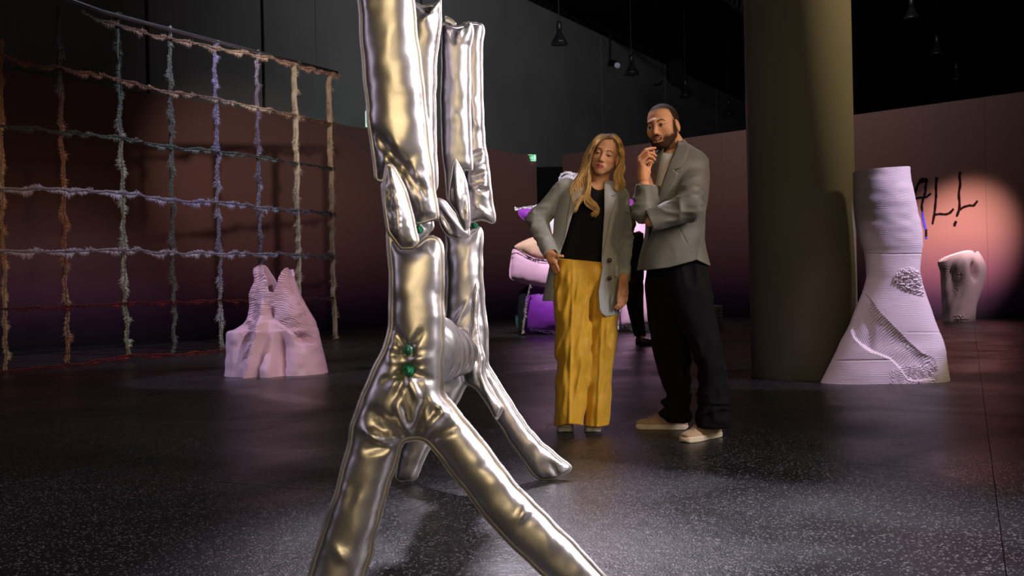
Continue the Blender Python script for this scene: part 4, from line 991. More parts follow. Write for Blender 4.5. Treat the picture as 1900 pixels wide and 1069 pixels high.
def head_sdf(female=False, smile=False):
    w = 0.94 if female else 1.0
    def f(q):
        s = np.abs(q[:, 0]); Q_ = np.stack([s, q[:, 1], q[:, 2]], -1)
        d = ell(Q_, (0, -0.018, 0.034), (0.076 * w, 0.094, 0.084))
        d = smin(d, ell(Q_, (0, 0.034, -0.022), (0.0560 if female else 0.060, 0.060, 0.080)), 0.028)
        d = smin(d, cap(Q_, (0.045 if female else 0.052, 0.004, -0.05), (0.010 if female else 0.026, 0.062, -0.099), 0.019 if female else 0.017, 0.012 if female else 0.013), 0.026)
        d = smin(d, ell(Q_, (0, 0.068, -0.098), (0.020 if female else 0.027, 0.019, 0.015)), 0.02)
        d = smin(d, ell(Q_, (0.042 * w, 0.060, -0.028), (0.020, 0.020, 0.018)), 0.018)
        d = smin(d, cap(Q_, (0, 0.084, 0.020), (0.036, 0.073, 0.022), 0.011 if female else 0.014, 0.009), 0.018)
        d = smax(d, -ell(Q_, (0.031, 0.100, -0.001), (0.020, 0.018, 0.012)), 0.012)
        if female: d = smin(d, ell(Q_, (0.034, 0.044, -0.058), (0.021, 0.022, 0.028)), 0.022)
        # nose
        n = cap(q, (0, 0.088, 0.006), (0, 0.106, -0.032), 0.0065, 0.0088 if female else 0.0105)
        n = smin(n, ell(Q_, (0, 0.108, -0.037), (0.009, 0.010, 0.0085)), 0.006)
        n = smin(n, ell(Q_, (0.011, 0.098, -0.040), (0.0075, 0.010, 0.0075)), 0.006)
        d = smin(d, n, 0.010)
        # mouth
        mw = 0.027 if smile else 0.022; cz = 0.006 if smile else 0.0
        d = smin(d, ell(Q_, (0, 0.080, -0.071), (0.030, 0.016, 0.022)), 0.012)
        up = cap(Q_, (0, 0.0940 if female else 0.0955, -0.0640), (mw, 0.081, -0.068 + cz), 0.0055, 0.0025); lw = cap(Q_, (0, 0.0930 if female else 0.0945, -0.0760 - (0.004 if smile else 0)), (mw * .9, 0.081, -0.070 + cz), 0.0062, 0.0025)
        d = smin(d, smin(up, lw, 0.0008), 0.004)
        d = smax(d, -cap(Q_, (0, 0.101, -0.0702 - (0.002 if smile else 0)), (mw, 0.088, -0.0692 + cz), 0.0035 if smile else 0.0022, 0.0012), 0.002)
        if smile: d = smax(d, -ell(Q_, (0, 0.096, -0.0700), (0.021, 0.011, 0.0058)), 0.001)
        # lids
        er = 0.0138
        e = np.sqrt(((Q_ - [0.031, 0.0775, -0.001]) ** 2).sum(1)) - er
        upl = np.maximum(e - 0.0004, -(Q_[:, 2] - (-0.0022 if female else 0.0025)) - 0.12 * (Q_[:, 1] - 0.09))
        lol = np.maximum(e, (Q_[:, 2] + 0.0065))
        d = smin(d, smin(upl, lol, 0.001), 0.003)
        # ears
        Re = np.array([[1, 0, 0], [0, 0.95, 0.3], [0, -0.3, 0.95]])
        ea = ell(Q_, (0.079 * w, -0.006, -0.012), (0.010, 0.018, 0.031), Re); ea = smax(ea, -ell(Q_, (0.089 * w, -0.001, -0.008), (0.009, 0.010, 0.018), Re), 0.005)
        d = smin(d, ea, 0.006)
        return d
    return f

def make_person(name, label, C, R, sc, female, smile, neck, body, lo, hi, skin, hand_parts, hb):
    root = empty(name, (C[0], C[1], 0), label, 'person')
    hf = head_sdf(female, smile); C = np.asarray(C)
    def fh(P):
        q = (P - C) @ R / sc; d = hf(q) * sc
        return smin(d, limb(P, neck[0], neck[1], 0.02), 0.022)
    V, Q = sdf_mesh(fh, C - [0.17, 0.17, 0.30], C + [0.17, 0.17, 0.16], 0.0026)
    q = (V - C) @ R / sc; ax = np.abs(q[:, 0])
    col = np.tile(np.array(skin), (len(V), 1)).astype(float)
    lipc = np.array((0.42, 0.10, 0.08) if female else (0.36, 0.12, 0.09))
    mw = 0.029 if smile else 0.025; zc = -0.0705 + (0.006 * (ax / 0.025) ** 2 if smile else 0)
    lip = smooth_step(1.15, 0.8, np.sqrt((ax / mw) ** 2 + ((q[:, 2] - zc) / (0.0125 if smile else 0.0115)) ** 2)) * (q[:, 1] > 0.078)
    col = col * (1 - lip[:, None]) + lipc * lip[:, None]
    ins = (ax < mw * 0.85) & (np.abs(q[:, 2] - zc) < 0.0028) & (q[:, 1] > 0.075) & (q[:, 1] < 0.0965)
    if smile: col[ins | ((ax < .021) & (np.abs(q[:, 2] + .0705) < .006) & (q[:, 1] < .0925) & (q[:, 1] > .07))] = (0.10, 0.02, 0.02)
    else: col[ins] = (0.22, 0.05, 0.05)
    blush = np.exp(-((ax - 0.045) / 0.018) ** 2 - ((q[:, 2] + 0.03) / 0.02) ** 2) * (q[:, 1] > 0.03) * 0.25; col = col * (1 - blush[:, None] * [0.1, 0.4, 0.4])
    lid = np.exp(-((ax - 0.031) / 0.016) ** 2 - ((q[:, 2] - 0.000) / 0.007) ** 2) * (q[:, 1] > 0.05) * (0.65 if female else 0.45); col = col * (1 - lid[:, None] * [0.6, 0.7, 0.7])
    ls = np.exp(-((ax - 0.031) / 0.015) ** 2 - ((q[:, 2] - (-.0032 if female else .0015)) / 0.0032) ** 2) * (q[:, 1] > 0.06) * (0.9 if female else 0.75); col = col * (1 - ls[:, None]) + np.array((.02, .012, .01)) * ls[:, None]
    Vb, Qb = sdf_mesh(body, lo, hi, hb)
    VV = [V, Vb]; QQ = [Q, Qb + len(V)]; CC = [col, np.tile(np.array(skin), (len(Vb), 1))]; nn = len(V) + len(Vb)
    for (ff, l_, h_) in hand_parts:
        a, b = sdf_mesh(ff, l_, h_, 0.0022); VV.append(a); QQ.append(b + nn); CC.append(np.tile(np.array(skin) * [1, .93, .9], (len(a), 1))); nn += len(a)
    mesh_np('body', np.concatenate(VV), np.concatenate(QQ), mat=M_skin, parent=root, col=np.concatenate(CC))
    # eyes
    for sgn in (-1, 1):
        mb = MB(); n = 20; k = 14; r = 0.0122 * sc
        pr = [(r * math.sin(math.pi * i / k), r * math.cos(math.pi * i / k)) for i in range(k + 1)]
        mb.lathe(pr, (0, 0, 0), n); v = mb.V[0]
        gaze = np.array([0.12 * 0, 1.0, -0.35 if female else -0.05]); gaze /= np.linalg.norm(gaze)
        z_ = v[:, 2] / r; cc = np.where((z_ > 0.955)[:, None], [0.01, 0.01, 0.01], np.where((z_ > 0.80)[:, None], [0.09, 0.07, 0.05], [0.22, 0.18, 0.16]))
        g = gaze; a_ = np.cross([0, 0, 1.0], g); a_ /= np.linalg.norm(a_); b_ = np.cross(g, a_)
        v = v[:, :1] * a_ + v[:, 1:2] * b_ + v[:, 2:] * g
        v = (v / sc + [0.031 * sgn, 0.0775, -0.001]) * sc
        mb.V[0] = v @ R.T + C; mb.C[0] = cc
        mb.build('eye', M_eyew, root, True, col=True)
        # brows
        pts = [(0.013, 0.096, 0.017), (0.022, 0.097, 0.0215), (0.034, 0.091, 0.0245), (0.044, 0.080, 0.021), (0.050, 0.072, 0.016)]
        if female: pts = [(x, y - 0.002, z + 0.001) for x, y, z in pts]
        P3 = (catmull([(x * sgn, y, z) for x, y, z in pts], 14) * sc)
        # push on to the surface
        q = P3 / sc; 
        for _ in range(4): q[:, 1] -= hf(q) * 1.0
        q[:, 1] -= 0.0008
        mb = MB(); mb.tube((q * sc) @ R.T + C, np.array([.6, 1, 1, 1, 1, 1, 1, 1, .9, .9, .8, .7, .5, .3]) * (0.0025 if female else 0.0033) * sc, 6)
        mb.build('eyebrow', M_brow, root, True)
    return root, (V, Q, q_local(V, C, R, sc))
def q_local(V, C, R, sc): return (V - C) @ R / sc

def shell_from(V, Q, q, maskv, off, name, m, root, noise=0.001, skin=None, hairc=None):
    """thin hair layer lifted off the skin where maskv>0"""
    keep = (maskv[Q] > 0.02).all(1); Qk = Q[keep]; u, inv = np.unique(Qk, return_inverse=True)
    E1 = V[Q[:, 1]] - V[Q[:, 0]]; E2 = V[Q[:, 3]] - V[Q[:, 0]]; fn = np.cross(E1, E2); N = np.zeros_like(V)
    for k in range(4):
        for x in range(3): N[:, x] += np.bincount(Q[:, k], fn[:, x], len(V))
    N /= np.linalg.norm(N, axis=1)[:, None] + 1e-12
    t = np.clip(maskv[u], 0, 1); nz = vnoise(V[u] * 420) * noise
    P = V[u] + N[u] * (off * t + nz * t + 0.0006)[:, None]
    tt = np.clip(t * 1.25 + 0.35 * vnoise(V[u] * 500) * (1 - t) * (t > .02), 0, 1)[:, None] ** 0.8
    return mesh_np(name, P, inv.reshape(-1, 4), mat=m, parent=root, col=np.array(skin) * (1 - tt) + np.array(hairc) * tt)

def hand(fingers, palm, rp, wrist, rw=0.024, rf=0.0085):
    """fingers: list of joint lists; palm: points; everything closes on the wrist"""
    def f(P):
        d = None
        for k_, (pts, sc_) in enumerate(fingers):
            r = np.array([1.12, 1.02, 0.92, 0.80, 0.78])[:len(pts)] * rf * sc_
            e = limb(P, pts, r, 0.003)
            d = e if d is None else smin(d, e, 0.0022)
        pl = None
        for a, b, r1, r2 in palm:
            e = cap(P, a, b, r1, r2); pl = e if pl is None else smin(pl, e, 0.012)
        d = smin(d, pl, 0.006)
        return d
    return f

def fold(P, k, seed=0.0, sharp=True):
    n = vnoise(P * np.asarray(k) + seed); return (1 - 2 * np.abs(n)) if sharp else n

def shoe(root, heel, yaw, Lg, wd, m_sole, m_up, name='shoe', flat=False):
    """low sneaker; heel on the floor, yaw = direction of the toe"""
    c, s = math.cos(yaw), math.sin(yaw); R = np.array([[c, -s, 0], [s, c, 0], [0, 0, 1]]); H = np.array([heel[0], heel[1], 0])
    xs = np.array([0, .06, .2, .45, .68, .85, .95, 1.0]) * Lg; ws = np.array([.55, .78, .82, .80, 1.0, .92, .66, .30]) * wd / 2
    hx = np.array([0, .1, .3, .45, .6, .75, .9, 1.0]) * Lg; hh = np.array([.098, .105, .100, .093, .078, .062, .052, .045])
    def q(P): return (P - H) @ R
    def fs(P):
        p = q(P); w = np.interp(p[:, 0], xs, ws); d = np.abs(p[:, 1]) - w; d = smax(d, np.abs(p[:, 2] - 0.016) - 0.016, 0.006)
        return smax(smax(d, -p[:, 0], 0.03), p[:, 0] - Lg, 0.03)
    def fu(P):
        p = q(P); w = np.interp(p[:, 0], xs, ws) - 0.003; h = np.interp(p[:, 0], hx, hh); w = w * (1 - 0.35 * smooth_step(0.03, 0.11, p[:, 2]))
        k = np.sqrt((p[:, 1] / w) ** 2 + (np.maximum(p[:, 2] - 0.026, 0) / (h - 0.026)) ** 2) + 1e-6; d = (k - 1) * np.minimum(w, 0.03)
        d = smax(d, 0.024 - p[:, 2], 0.002); d = smax(smax(d, -p[:, 0] + 0.004, 0.02), p[:, 0] - Lg + 0.006, 0.03)
        d = smin(d, 1.0 + 0 * d, 0.01)
        if not flat: d = smax(d, -ell(p, (0.085, 0, 0.115), (0.06, 0.030, 0.035)), 0.006)
        seam = np.minimum(np.abs(p[:, 0] - Lg * 0.70 + 2.5 * p[:, 1] ** 2 / wd), np.abs(p[:, 0] - Lg * .30)); return d + 0.0012 * np.exp(-(seam / 0.002) ** 2) + 0.0008 * vnoise(p * 60)
    mid = H + R @ np.array([Lg / 2, 0, 0.05]); r_ = Lg * 0.56
    lo = mid - [r_, r_, 0.06]; hi = mid + [r_, r_, 0.08]
    part = empty(name, H); part.parent = root; part.matrix_parent_inverse = parent_mw(root).inverted()
    V, Q = sdf_mesh(fs, lo, hi, 0.004); mesh_np('sole', V, Q, mat=m_sole, parent=part)
    V, Q = sdf_mesh(fu, lo, hi, 0.004); mesh_np('upper', V, Q, mat=m_up, parent=part)
    return part, (lambda p: H + R @ np.asarray(p, float)), (hx, hh)
# ---------------------------------------------------------------- the woman
Dw = 5.50
skw = (0.66, 0.345, 0.185)
Cw = W(1123.5, 288, Dw - 0.03); Rw = headR(13, -2, -18); scw = 0.99
p = lambda x, y, d=0.0: W(x, y, Dw + d)
neckw = ([p(1121, 305, .02), p(1112, 335, .04), p(1106, 362, .05)], [0.050, 0.048, 0.075])
blouse_rows = [(338, 1088, 1128, .06), (346, 1070, 1142, .085), (356, 1058, 1152, .10), (372, 1050, 1156, .11), (395, 1050, 1152, .115), (420, 1046, 1146, .115), (450, 1040, 1138, .11), (475, 1034, 1130, .115), (492, 1033, 1126, .12)]
bl = Stack(blouse_rows, Dw + .03, .11)
yl = [(477, 1034, 1127, .105), (490, 1032, 1132, .115), (510, 1030, 1138, .118), (530, 1030, 1138, .10), (545, 1034, 1136, .085)]
ll = Stack([(478, 1034, 1085, .10), (510, 1029, 1090, .112), (540, 1027, 1093, .115), (565, 1027, 1094, .10), (600, 1029, 1094, .095), (640, 1031, 1095, .09), (690, 1034, 1092, .09), (740, 1032, 1087, .095), (775, 1031, 1082, .10), (791, 1031, 1081, .105)], Dw - .02, .1)
lr = Stack([(478, 1072, 1127, .085), (510, 1078, 1136, .088), (540, 1084, 1142, .09), (565, 1089, 1148, .10), (600, 1092, 1146, .095), (640, 1093, 1142, .09), (690, 1090, 1137, .09), (740, 1087, 1131, .095), (775, 1085, 1128, .10), (789, 1084, 1126, .105)], Dw + .025, .1)
hip = Stack(yl, Dw + .02, .12)
sh_l, el_l, wr_l = p(1050, 352, .04), p(995, 408, .10), p(1021, 469, -.07)
sh_r, el_r, wr_r = p(1150, 364, .05), p(1159, 440, .06), p(1157, 519, -.05)
def w_body(P):
    d = bl(P, grow=-0.018)
    d = smin(d, limb(P, neckw[0], [0.044, 0.043, 0.07]), 0.02)
    d = smin(d, limb(P, [sh_l, el_l, wr_l], [.042, .034, .022]), 0.01); d = smin(d, limb(P, [sh_r, el_r, wr_r], [.036, .031, .022]), 0.01)
    d = smin(d, hip(P, grow=-0.02), 0.02)
    d = smin(d, limb(P, [p(1062, 550, 0), p(1062, 660, 0), p(1055, 770, 0)], [.085, .06, .04]), 0.02); d = smin(d, limb(P, [p(1118, 550, .04), p(1116, 660, .06), p(1105, 770, .06)], [.08, .06, .04]), 0.02)
    return d
# hands
q = lambda x, y, d=0.0: W(x, y, Dw - .10 + d)
hw1 = hand([([q(1151, 547, .01), q(1149.5, 558, -.01), q(1146, 566, -.02), q(1141, 571, -.015)], 0.95), ([q(1155, 549, .02), q(1153.5, 560, 0), q(1150, 568, -.01), q(1145, 573, -.005)], 1.0),
            ([q(1159, 549, .03), q(1158.5, 560, .012), q(1155, 568, .005), q(1150, 572, .01)], .97), ([q(1163, 546, .035), q(1163, 555, .022), q(1160.5, 563, .015), q(1156, 568, .015)], .85),
            ([q(1152, 530, .0), q(1148.5, 541, -.02), q(1147, 552, -.03), q(1146.5, 560, -.025)], 1.05)],
           [(q(1157, 516, .03), q(1151.5, 545, .01), .022, .013), (q(1157, 516, .03), q(1155.5, 547, .018), .022, .014), (q(1157, 516, .03), q(1159.5, 547, .028), .022, .013), (q(1158, 516, .03), q(1163, 543, .033), .022, .012), (q(1157, 516, .03), q(1152, 530, .0), .022, .015)], 0, None)
q1 = q; q = lambda x, y, d=0.0: W(x, y, Dw + d)
hw2 = hand([([q(1030, 487, -.13), q(1034, 495, -.125), q(1036, 502, -.11)], 1.0), ([q(1026, 488, -.12), q(1030, 497, -.115), q(1032, 505, -.10)], 1.0), ([q(1022.5, 488, -.11), q(1026, 497, -.105), q(1029, 505, -.09)], .97), ([q(1019, 485, -.10), q(1022, 493, -.095), q(1025, 500, -.085)], .88),
            ([q(1029, 474, -.12), q(1036, 475, -.14), q(1044, 475.5, -.145)], 1.08)],
           [(q(1018, 466, -.07), q(1030, 486, -.13), .022, .014), (q(1018, 466, -.07), q(1026, 487, -.12), .022, .014), (q(1018, 466, -.07), q(1022, 486, -.11), .022, .013), (q(1017, 466, -.07), q(1019, 483, -.10), .022, .012), (q(1018, 466, -.07), q(1029, 474, -.12), .022, .014)], 0, None)
wom, (hV, hQ, hq) = make_person('person', 'blond woman in grey blazer and wide yellow trousers, one hand in her pocket', Cw, Rw, scw, True, False, neckw, w_body, (0.05, Dw - .25, 0.05), (0.85, Dw + .35, 1.55), skw,
    [(hw1, q1(1130, 582, -.07), q1(1178, 505, .10)), (hw2, q(1008, 512, -.2), q(1052, 456, -.02))], 0.008)
# blouse
M_blouse = mat('black_blouse', (0.0045, 0.0045, 0.005), 0.8, var=0.2, scale=12, spec=0.2)
def f_bl(P):
    d = bl(P); X, Y = proj(P)
    d = smax(d, -(np.sqrt(((X - 1110) / 17) ** 2 + ((Y - 338) / 15) ** 2) - 1) * .03, 0.004)
    return d - 0.005 * fold(P, (9, 9, 6), 3.3)
V, Q = sdf_mesh(f_bl, p(1020, 500, -.2), p(1165, 325, .2), 0.006, 0.01); mesh_np('blouse', V, Q, mat=M_blouse, parent=wom)
# trousers
M_yellow = mat('mustard_linen', (0.64, 0.345, 0.009), 0.6, var=0.08, scale=30, sheen=0.25, bump=0.15, bscale=350)
def f_tr(P):
    X, Y = proj(P)
    hp = hip(P, capk=0.03); d = smin(smin(ll(P), hp, 0.03), smin(lr(P), hp, 0.03), 0.006)
    X, Y = proj(P); d0 = d
    fr = smooth_step(Dw + .04, Dw - .05, P[:, 1])
    # pressed creases and drag folds
    for x0, x1 in ((1063, 1056), (1122, 1107)):
        xc = np.interp(Y, [500, 790], [x0, x1]); d = d - 0.010 * np.exp(-((X - xc) / 3.0) ** 2) * fr
    sw = np.stack([(X - 1085) * 0.055 + (Y - 480) * 0.012, (Y - 480) * 0.016 - (X - 1085) * 0.012, 0 * X], -1)
    d = d - 0.009 * (1 - 2 * np.abs(vnoise(sw + 4.4))) - 0.006 * vnoise(sw * 2.3)
    kn = np.stack([(X * 0.35 + Y) * 0.035, (X - Y * .35) * 0.008, 0 * X], -1); d = d - 0.004 * (1 - 2 * np.abs(vnoise(kn))) * np.exp(-((Y - 520) / 40) ** 2) - 0.004 * (1 - 2 * np.abs(vnoise(kn + 9))) * np.exp(-((Y - 655) / 35) ** 2)
    d = d + 0.004 * np.exp(-((X - 1091 + (Y - 480) * .03) / 1.5) ** 2) * smooth_step(560, 540, Y) * fr + 0.003 * np.exp(-((Y - 486) / 1.2) ** 2)
    d = d0 + (d - d0) * smooth_step(480, 505, Y) * 1.0
    d = smax(d, (479 + (X - 1034) * .09 - Y) * Dw / F, .003)
    # hem notch raised at front
    d = smax(d, (Y - (790 - 3 * np.cos((X - 1060) / 14))) * 0.003, 0.003)
    return d
V, Q = sdf_mesh(f_tr, p(1015, 800, -.18), p(1160, 470, .26), 0.0055, 0.012); mesh_np('trousers', V, Q, mat=M_yellow, parent=wom)
# blazer
M_blaz = mat('grey_linen_blazer', (0.37, 0.385, 0.37), 0.75, var=0.12, scale=60, sheen=0.2, stretch=(1, 1, .12), bump=0.12, bscale=260)
bz = Stack([(333, 1062, 1130, .075, .04), (342, 1048, 1148, .10, .03), (352, 1040, 1157, .12, .02), (366, 1036, 1160, .13), (382, 1033, 1160, .135), (400, 1029, 1158, .135), (430, 1027, 1154, .135), (455, 1025, 1152, .135), (480, 1022, 1150, .14), (520, 1014, 1150, .15), (560, 1006, 1150, .155), (590, 1002, 1150, .155)], Dw + .03, .14)
Lx = [(330, 1100), (337, 1091), (352, 1084), (370, 1077), (398, 1062), (440, 1050), (466, 1041), (480, 1037), (500, 1030), (560, 1027), (600, 1026)]
Rx = [(330, 1115), (337, 1121), (394, 1121), (440, 1118), (480, 1116), (500, 1117), (542, 1110), (573, 1112), (582, 1116), (588, 1124), (592, 1134)]
ya = np.array([a for a, b in Lx]); xa = np.array([b for a, b in Lx]); yb2 = np.array([a for a, b in Rx]); xb2 = np.array([b for a, b in Rx])
lapR = [(1121, 337), (1130, 341), (1141, 354), (1145, 360), (1133, 365), (1144, 368), (1143, 372), (1132, 405), (1118, 478), (1116, 478), (1120, 400)]
lapL = [(1091, 336), (1078, 336), (1064, 342), (1057, 348), (1068, 354), (1060, 360), (1054, 395), (1046, 445), (1040, 466), (1050, 440), (1064, 398), (1078, 368)]
def lapmask(X, Y, poly):
    m = np.full(len(X), -9.0); k = (X > 1030) & (X < 1165) & (Y > 325) & (Y < 490)
    if k.any(): m[k] = polydist(np.stack([X[k], Y[k]], -1), poly)[0]
    return m
def sleeve(P, pts, rs, sd, amp=0.005):
    d = limb(P, pts, rs, 0.02)
    a = pts[1]; w = np.exp(-((P - a) ** 2).sum(1) / 0.12 ** 2)
    return d - amp * fold(P, (12, 12, 22), sd) * (0.5 + w) - 0.004 * w * fold(P, (20, 20, 44), sd + 5)
def f_bz(P):
    X, Y = proj(P)
    o = bz(P, capk=0.03) - 0.004 * fold(P, (7, 7, 4), 1.7)
    front = P[:, 1] < Dw + .06
    lm_ = np.maximum(lapmask(X, Y, lapR), lapmask(X, Y, lapL)); th = (0.009 * smooth_step(-0.2, 0.5, lm_) - 0.003 * np.exp(-((lm_ + .6) / .6) ** 2)) * front
    o = o - th
    sh = np.maximum(o, -(o + 0.012 + th))
    op = np.minimum(X - np.interp(Y, ya, xa), np.interp(Y, yb2, xb2) - X) * (Dw / F)       # >0 within the opening
    sh = smax(sh, np.where(front, op, -0.05), 0.003)
    hemy = np.where(X > 1080, 588 - 5 * ((X - 1124) / 26) - 14 * np.clip((1124 - X) / 12, 0, 1) ** 2.0, 559 - (X - 1010) * .02)
    sh = smax(sh, (Y - hemy) * Dw / F, 0.003)
    def cuff(d, w_, e_, rr, cutd):
        t = (w_ - e_) / np.linalg.norm(w_ - e_)
        d = smax(d, -cap(P, w_ + t * .1, w_ - t * .012, rr, rr), 0.002)
        return smax(d, (P - w_) @ t - cutd, 0.002)
    a1 = cuff(sleeve(P, [sh_l, el_l, wr_l + (wr_l - el_l) * .1], [.066, .054, .043], 2.0, .008), wr_l, el_l, .033, 0.012)
    a2 = cuff(sleeve(P, [sh_r, el_r, wr_r + (wr_r - el_r) * .1], [.052, .041, .036], 7.0, .006), wr_r, el_r, .028, 0.005)
    return smin(smin(sh, a1, 0.012), a2, 0.005)
V, Q = sdf_mesh(f_bz, p(968, 600, -.24), p(1182, 322, .26), 0.0045, 0.014)
mesh_np('blazer', V, Q, mat=M_blaz, parent=wom)
M_btn = mat('dark_button', (0.03, 0.018, 0.012), 0.3, var=0.3, scale=150)
for (x, y) in ((1131, 483), (1131, 516)):
    mb = MB(); mb.lathe([(0, .006), (.009, .006), (.0125, .003), (.0125, 0), (0, 0)], (0, 0, 0), 16); v = mb.V[0]; mb.V[0] = v[:, [0, 2, 1]] * [1, -1, 1] + W(x, y, Dw + .03 - .142); mb.build('button', M_btn, wom, True)
mb = MB(); mb.box(W(1144, 503, Dw - .075), (.008, .006, .03)); mb.build('pocket_flap', M_blaz, wom)
# shoes
M_wsole = mat('white_sole', (0.80, 0.74, 0.66), 0.5); M_wshoe = mat('white_leather', (0.80, 0.74, 0.66), 0.45)
for (x, y, x2) in ((1049, 803, 1052), (1100.5, 803, 1103)):
    t = FL(x, y); hl = np.array([t[0] + 0.015, t[1] + 0.25]); yaw = math.atan2(t[1] - hl[1], t[0] - hl[0]); shoe(wom, hl, yaw, 0.25, 0.098, M_wsole, M_wshoe, flat=True)
# hair: volume behind the head plus many locks
Rh = np.random.default_rng(12)
def hl_(x, y, z): return Cw + Rw @ (np.array([x, y, z]) * scw)
def f_hair(P):
    qq = (P - Cw) @ Rw / scw
    d = ell(qq, (0, -0.028, 0.040), (0.082, 0.098, 0.086))
    face = ell(qq, (0.0, 0.085, -0.026), (0.066, 0.085, 0.096))
    d = smax(d, -face, 0.01)
    d = smin(d, limb(P, [hl_(.062, -.03, .0), p(1092, 318, .04), p(1082, 345, .02)], [.034, .036, .024], .03), 0.03)
    d = smin(d, limb(P, [hl_(-.062, -.03, .0), p(1150, 312, .05), p(1149, 342, .04)], [.030, .027, .018], .03), 0.03)
    d = smax(d, -cap(P, p(1117, 320, -.06), p(1110, 352, -.05), .062, .055), 0.01)
    return d + 0.002 * fold(P, (60, 60, 9), 1.0)
V, Q = sdf_mesh(f_hair, Cw - [.2, .2, .25], Cw + [.2, .2, .16], 0.0045)
hc = np.array((0.58, 0.40, 0.20)); root_c = np.array((0.15, 0.088, 0.04))
qz = (V - Cw) @ Rw / scw
cc = root_c + (hc - root_c) * smooth_step(0.10, -0.05, qz[:, 2])[:, None]
st_ = vnoise(np.stack([qz[:, 0] * 160, qz[:, 1] * 160, qz[:, 2] * 12], -1)); cc = cc * (1 + 0.35 * st_)[:, None]
hair = MB(); hair.add(V, Q, None, cc)
def lock(P, r, c0, c1, n=30):
    P = catmull(P, n); m = np.linspace(0, 1, n); rr = r * np.minimum(1, 0.35 + m * 4) * np.sqrt(np.clip(1.03 - m, 0, 1))
    k = len(hair.V); hair.tube(P, rr, 6, flat=0.55, caps=False)
    mm = smooth_step(.02, .75, m); cl = (np.array(c0) * (1 - mm)[:, None] + np.array(c1) * mm[:, None]); hair.C[-1] = np.repeat(cl, 6, 0)
groups = [  # (outer guide, inner guide, count, wave)
    ([(1128, 251, .0), (1102, 260, -.01), (1085, 285, .0), (1077, 312, -.01), (1067, 342, -.06), (1060, 370, -.11), (1061, 396, -.12)],
     [(1127, 254, -.07), (1107, 266, -.09), (1099, 284, -.085), (1094, 302, -.075), (1094, 322, -.07), (1089, 350, -.09), (1080, 370, -.13), (1069, 392, -.14)][:7], 150, .020),
    ([(1126, 254, -.06), (1105, 268, -.08), (1096, 288, -.08), (1092, 312, -.07), (1088, 340, -.09), (1084, 362, -.12), (1093, 378, -.13), (1103, 390, -.13), (1101, 399, -.13)],
     [(1127, 255, -.07), (1108, 268, -.09), (1099, 288, -.085), (1095, 312, -.07), (1096, 338, -.08), (1099, 360, -.12), (1100, 374, -.13), (1106, 388, -.13), (1102, 400, -.13)], 70, .020),
    ([(1124, 250, .0), (1098, 264, .02), (1083, 296, .03), (1070, 325, .03), (1062, 345, .0), (1056, 352, -.02)],
     [(1126, 252, -.04), (1102, 268, -.05), (1091, 298, -.04), (1086, 330, -.04), (1078, 350, -.08), (1072, 366, -.10)], 70, .014),
    ([(1136, 253, -.07), (1146, 265, -.085), (1150, 283, -.06), (1148, 306, -.03), (1141, 330, -.04), (1137, 348, -.08)],
     [(1136, 250, -.02), (1152, 264, -.02), (1158, 290, .0), (1157, 318, .0), (1157, 340, -.02), (1152, 356, -.06)], 150, .013),
    ([(1131, 258, -.089), (1118, 258, -.086), (1106, 267, -.085), (1099, 284, -.082)], [(1130, 249, .02), (1112, 251, .02), (1098, 266, .03), (1087, 292, .03)], 230, .0),
    ([(1131, 258, -.089), (1139, 257, -.086), (1147, 267, -.080), (1151, 286, -.07)], [(1131, 249, .02), (1142, 250, .02), (1153, 264, .03), (1158, 288, .03)], 200, .0),
]
for Lg_, Rg_, cnt, wv in groups:
    Lg_ = np.array(Lg_, float); Rg_ = np.array(Rg_, float); n = len(Lg_)
    for i in range(cnt):
        t = Rh.random(); n = 16; Ra, La = (catmull(x_, n) for x_ in (Rg_, Lg_)); g = La * (1 - t) + Ra * t
        if wv == 0: g[:, 2] -= .024 * math.sin(math.pi * t); g[:, 1] -= 2.4 * math.sin(math.pi * t) * np.linspace(1, .2, n)
        g[:, 2] += Rh.uniform(-0.006, 0.022 if wv else 0.0); ph = Rh.uniform(-.7, .7) + t * 3
        m = np.arange(n) / (n - 1); amp = wv * F / Dw * smooth_step(.35, .8, m)
        g[:, 0] += amp * 1.0 * np.sin(m * 15 + ph * .6) + Rh.normal(0, 1.0) * smooth_step(.1, 1, m); g[:, 1] += Rh.normal(0, 2.0) * m
        P3 = np.array([W(a, b, Dw + c) for a, b, c in g]); P3[:, 1] += 0.010 * np.cos(m * 15 + ph * .6) * smooth_step(.3, .8, m)
        tone = Rh.uniform(.6, 1.25); warm = smooth_step(.5, 1, 1.0)
        lock(P3, Rh.uniform(.0018, .0042), root_c * tone, np.array((0.85, 0.58, 0.26)) * tone)
hair.build('hair', M_blond, wom, True, col=True)
mb = MB(); e = hl_(-.077, .004, -.040); 
n_ = 8; pr = [(.004 * math.sin(math.pi * i / n_), -.004 * math.cos(math.pi * i / n_)) for i in range(n_ + 1)]; mb.lathe(pr, e + [0, -.004, 0], 10); mb.build('earring', mat('earring_metal', (.8, .75, .6), .2, metal=1), wom, True)
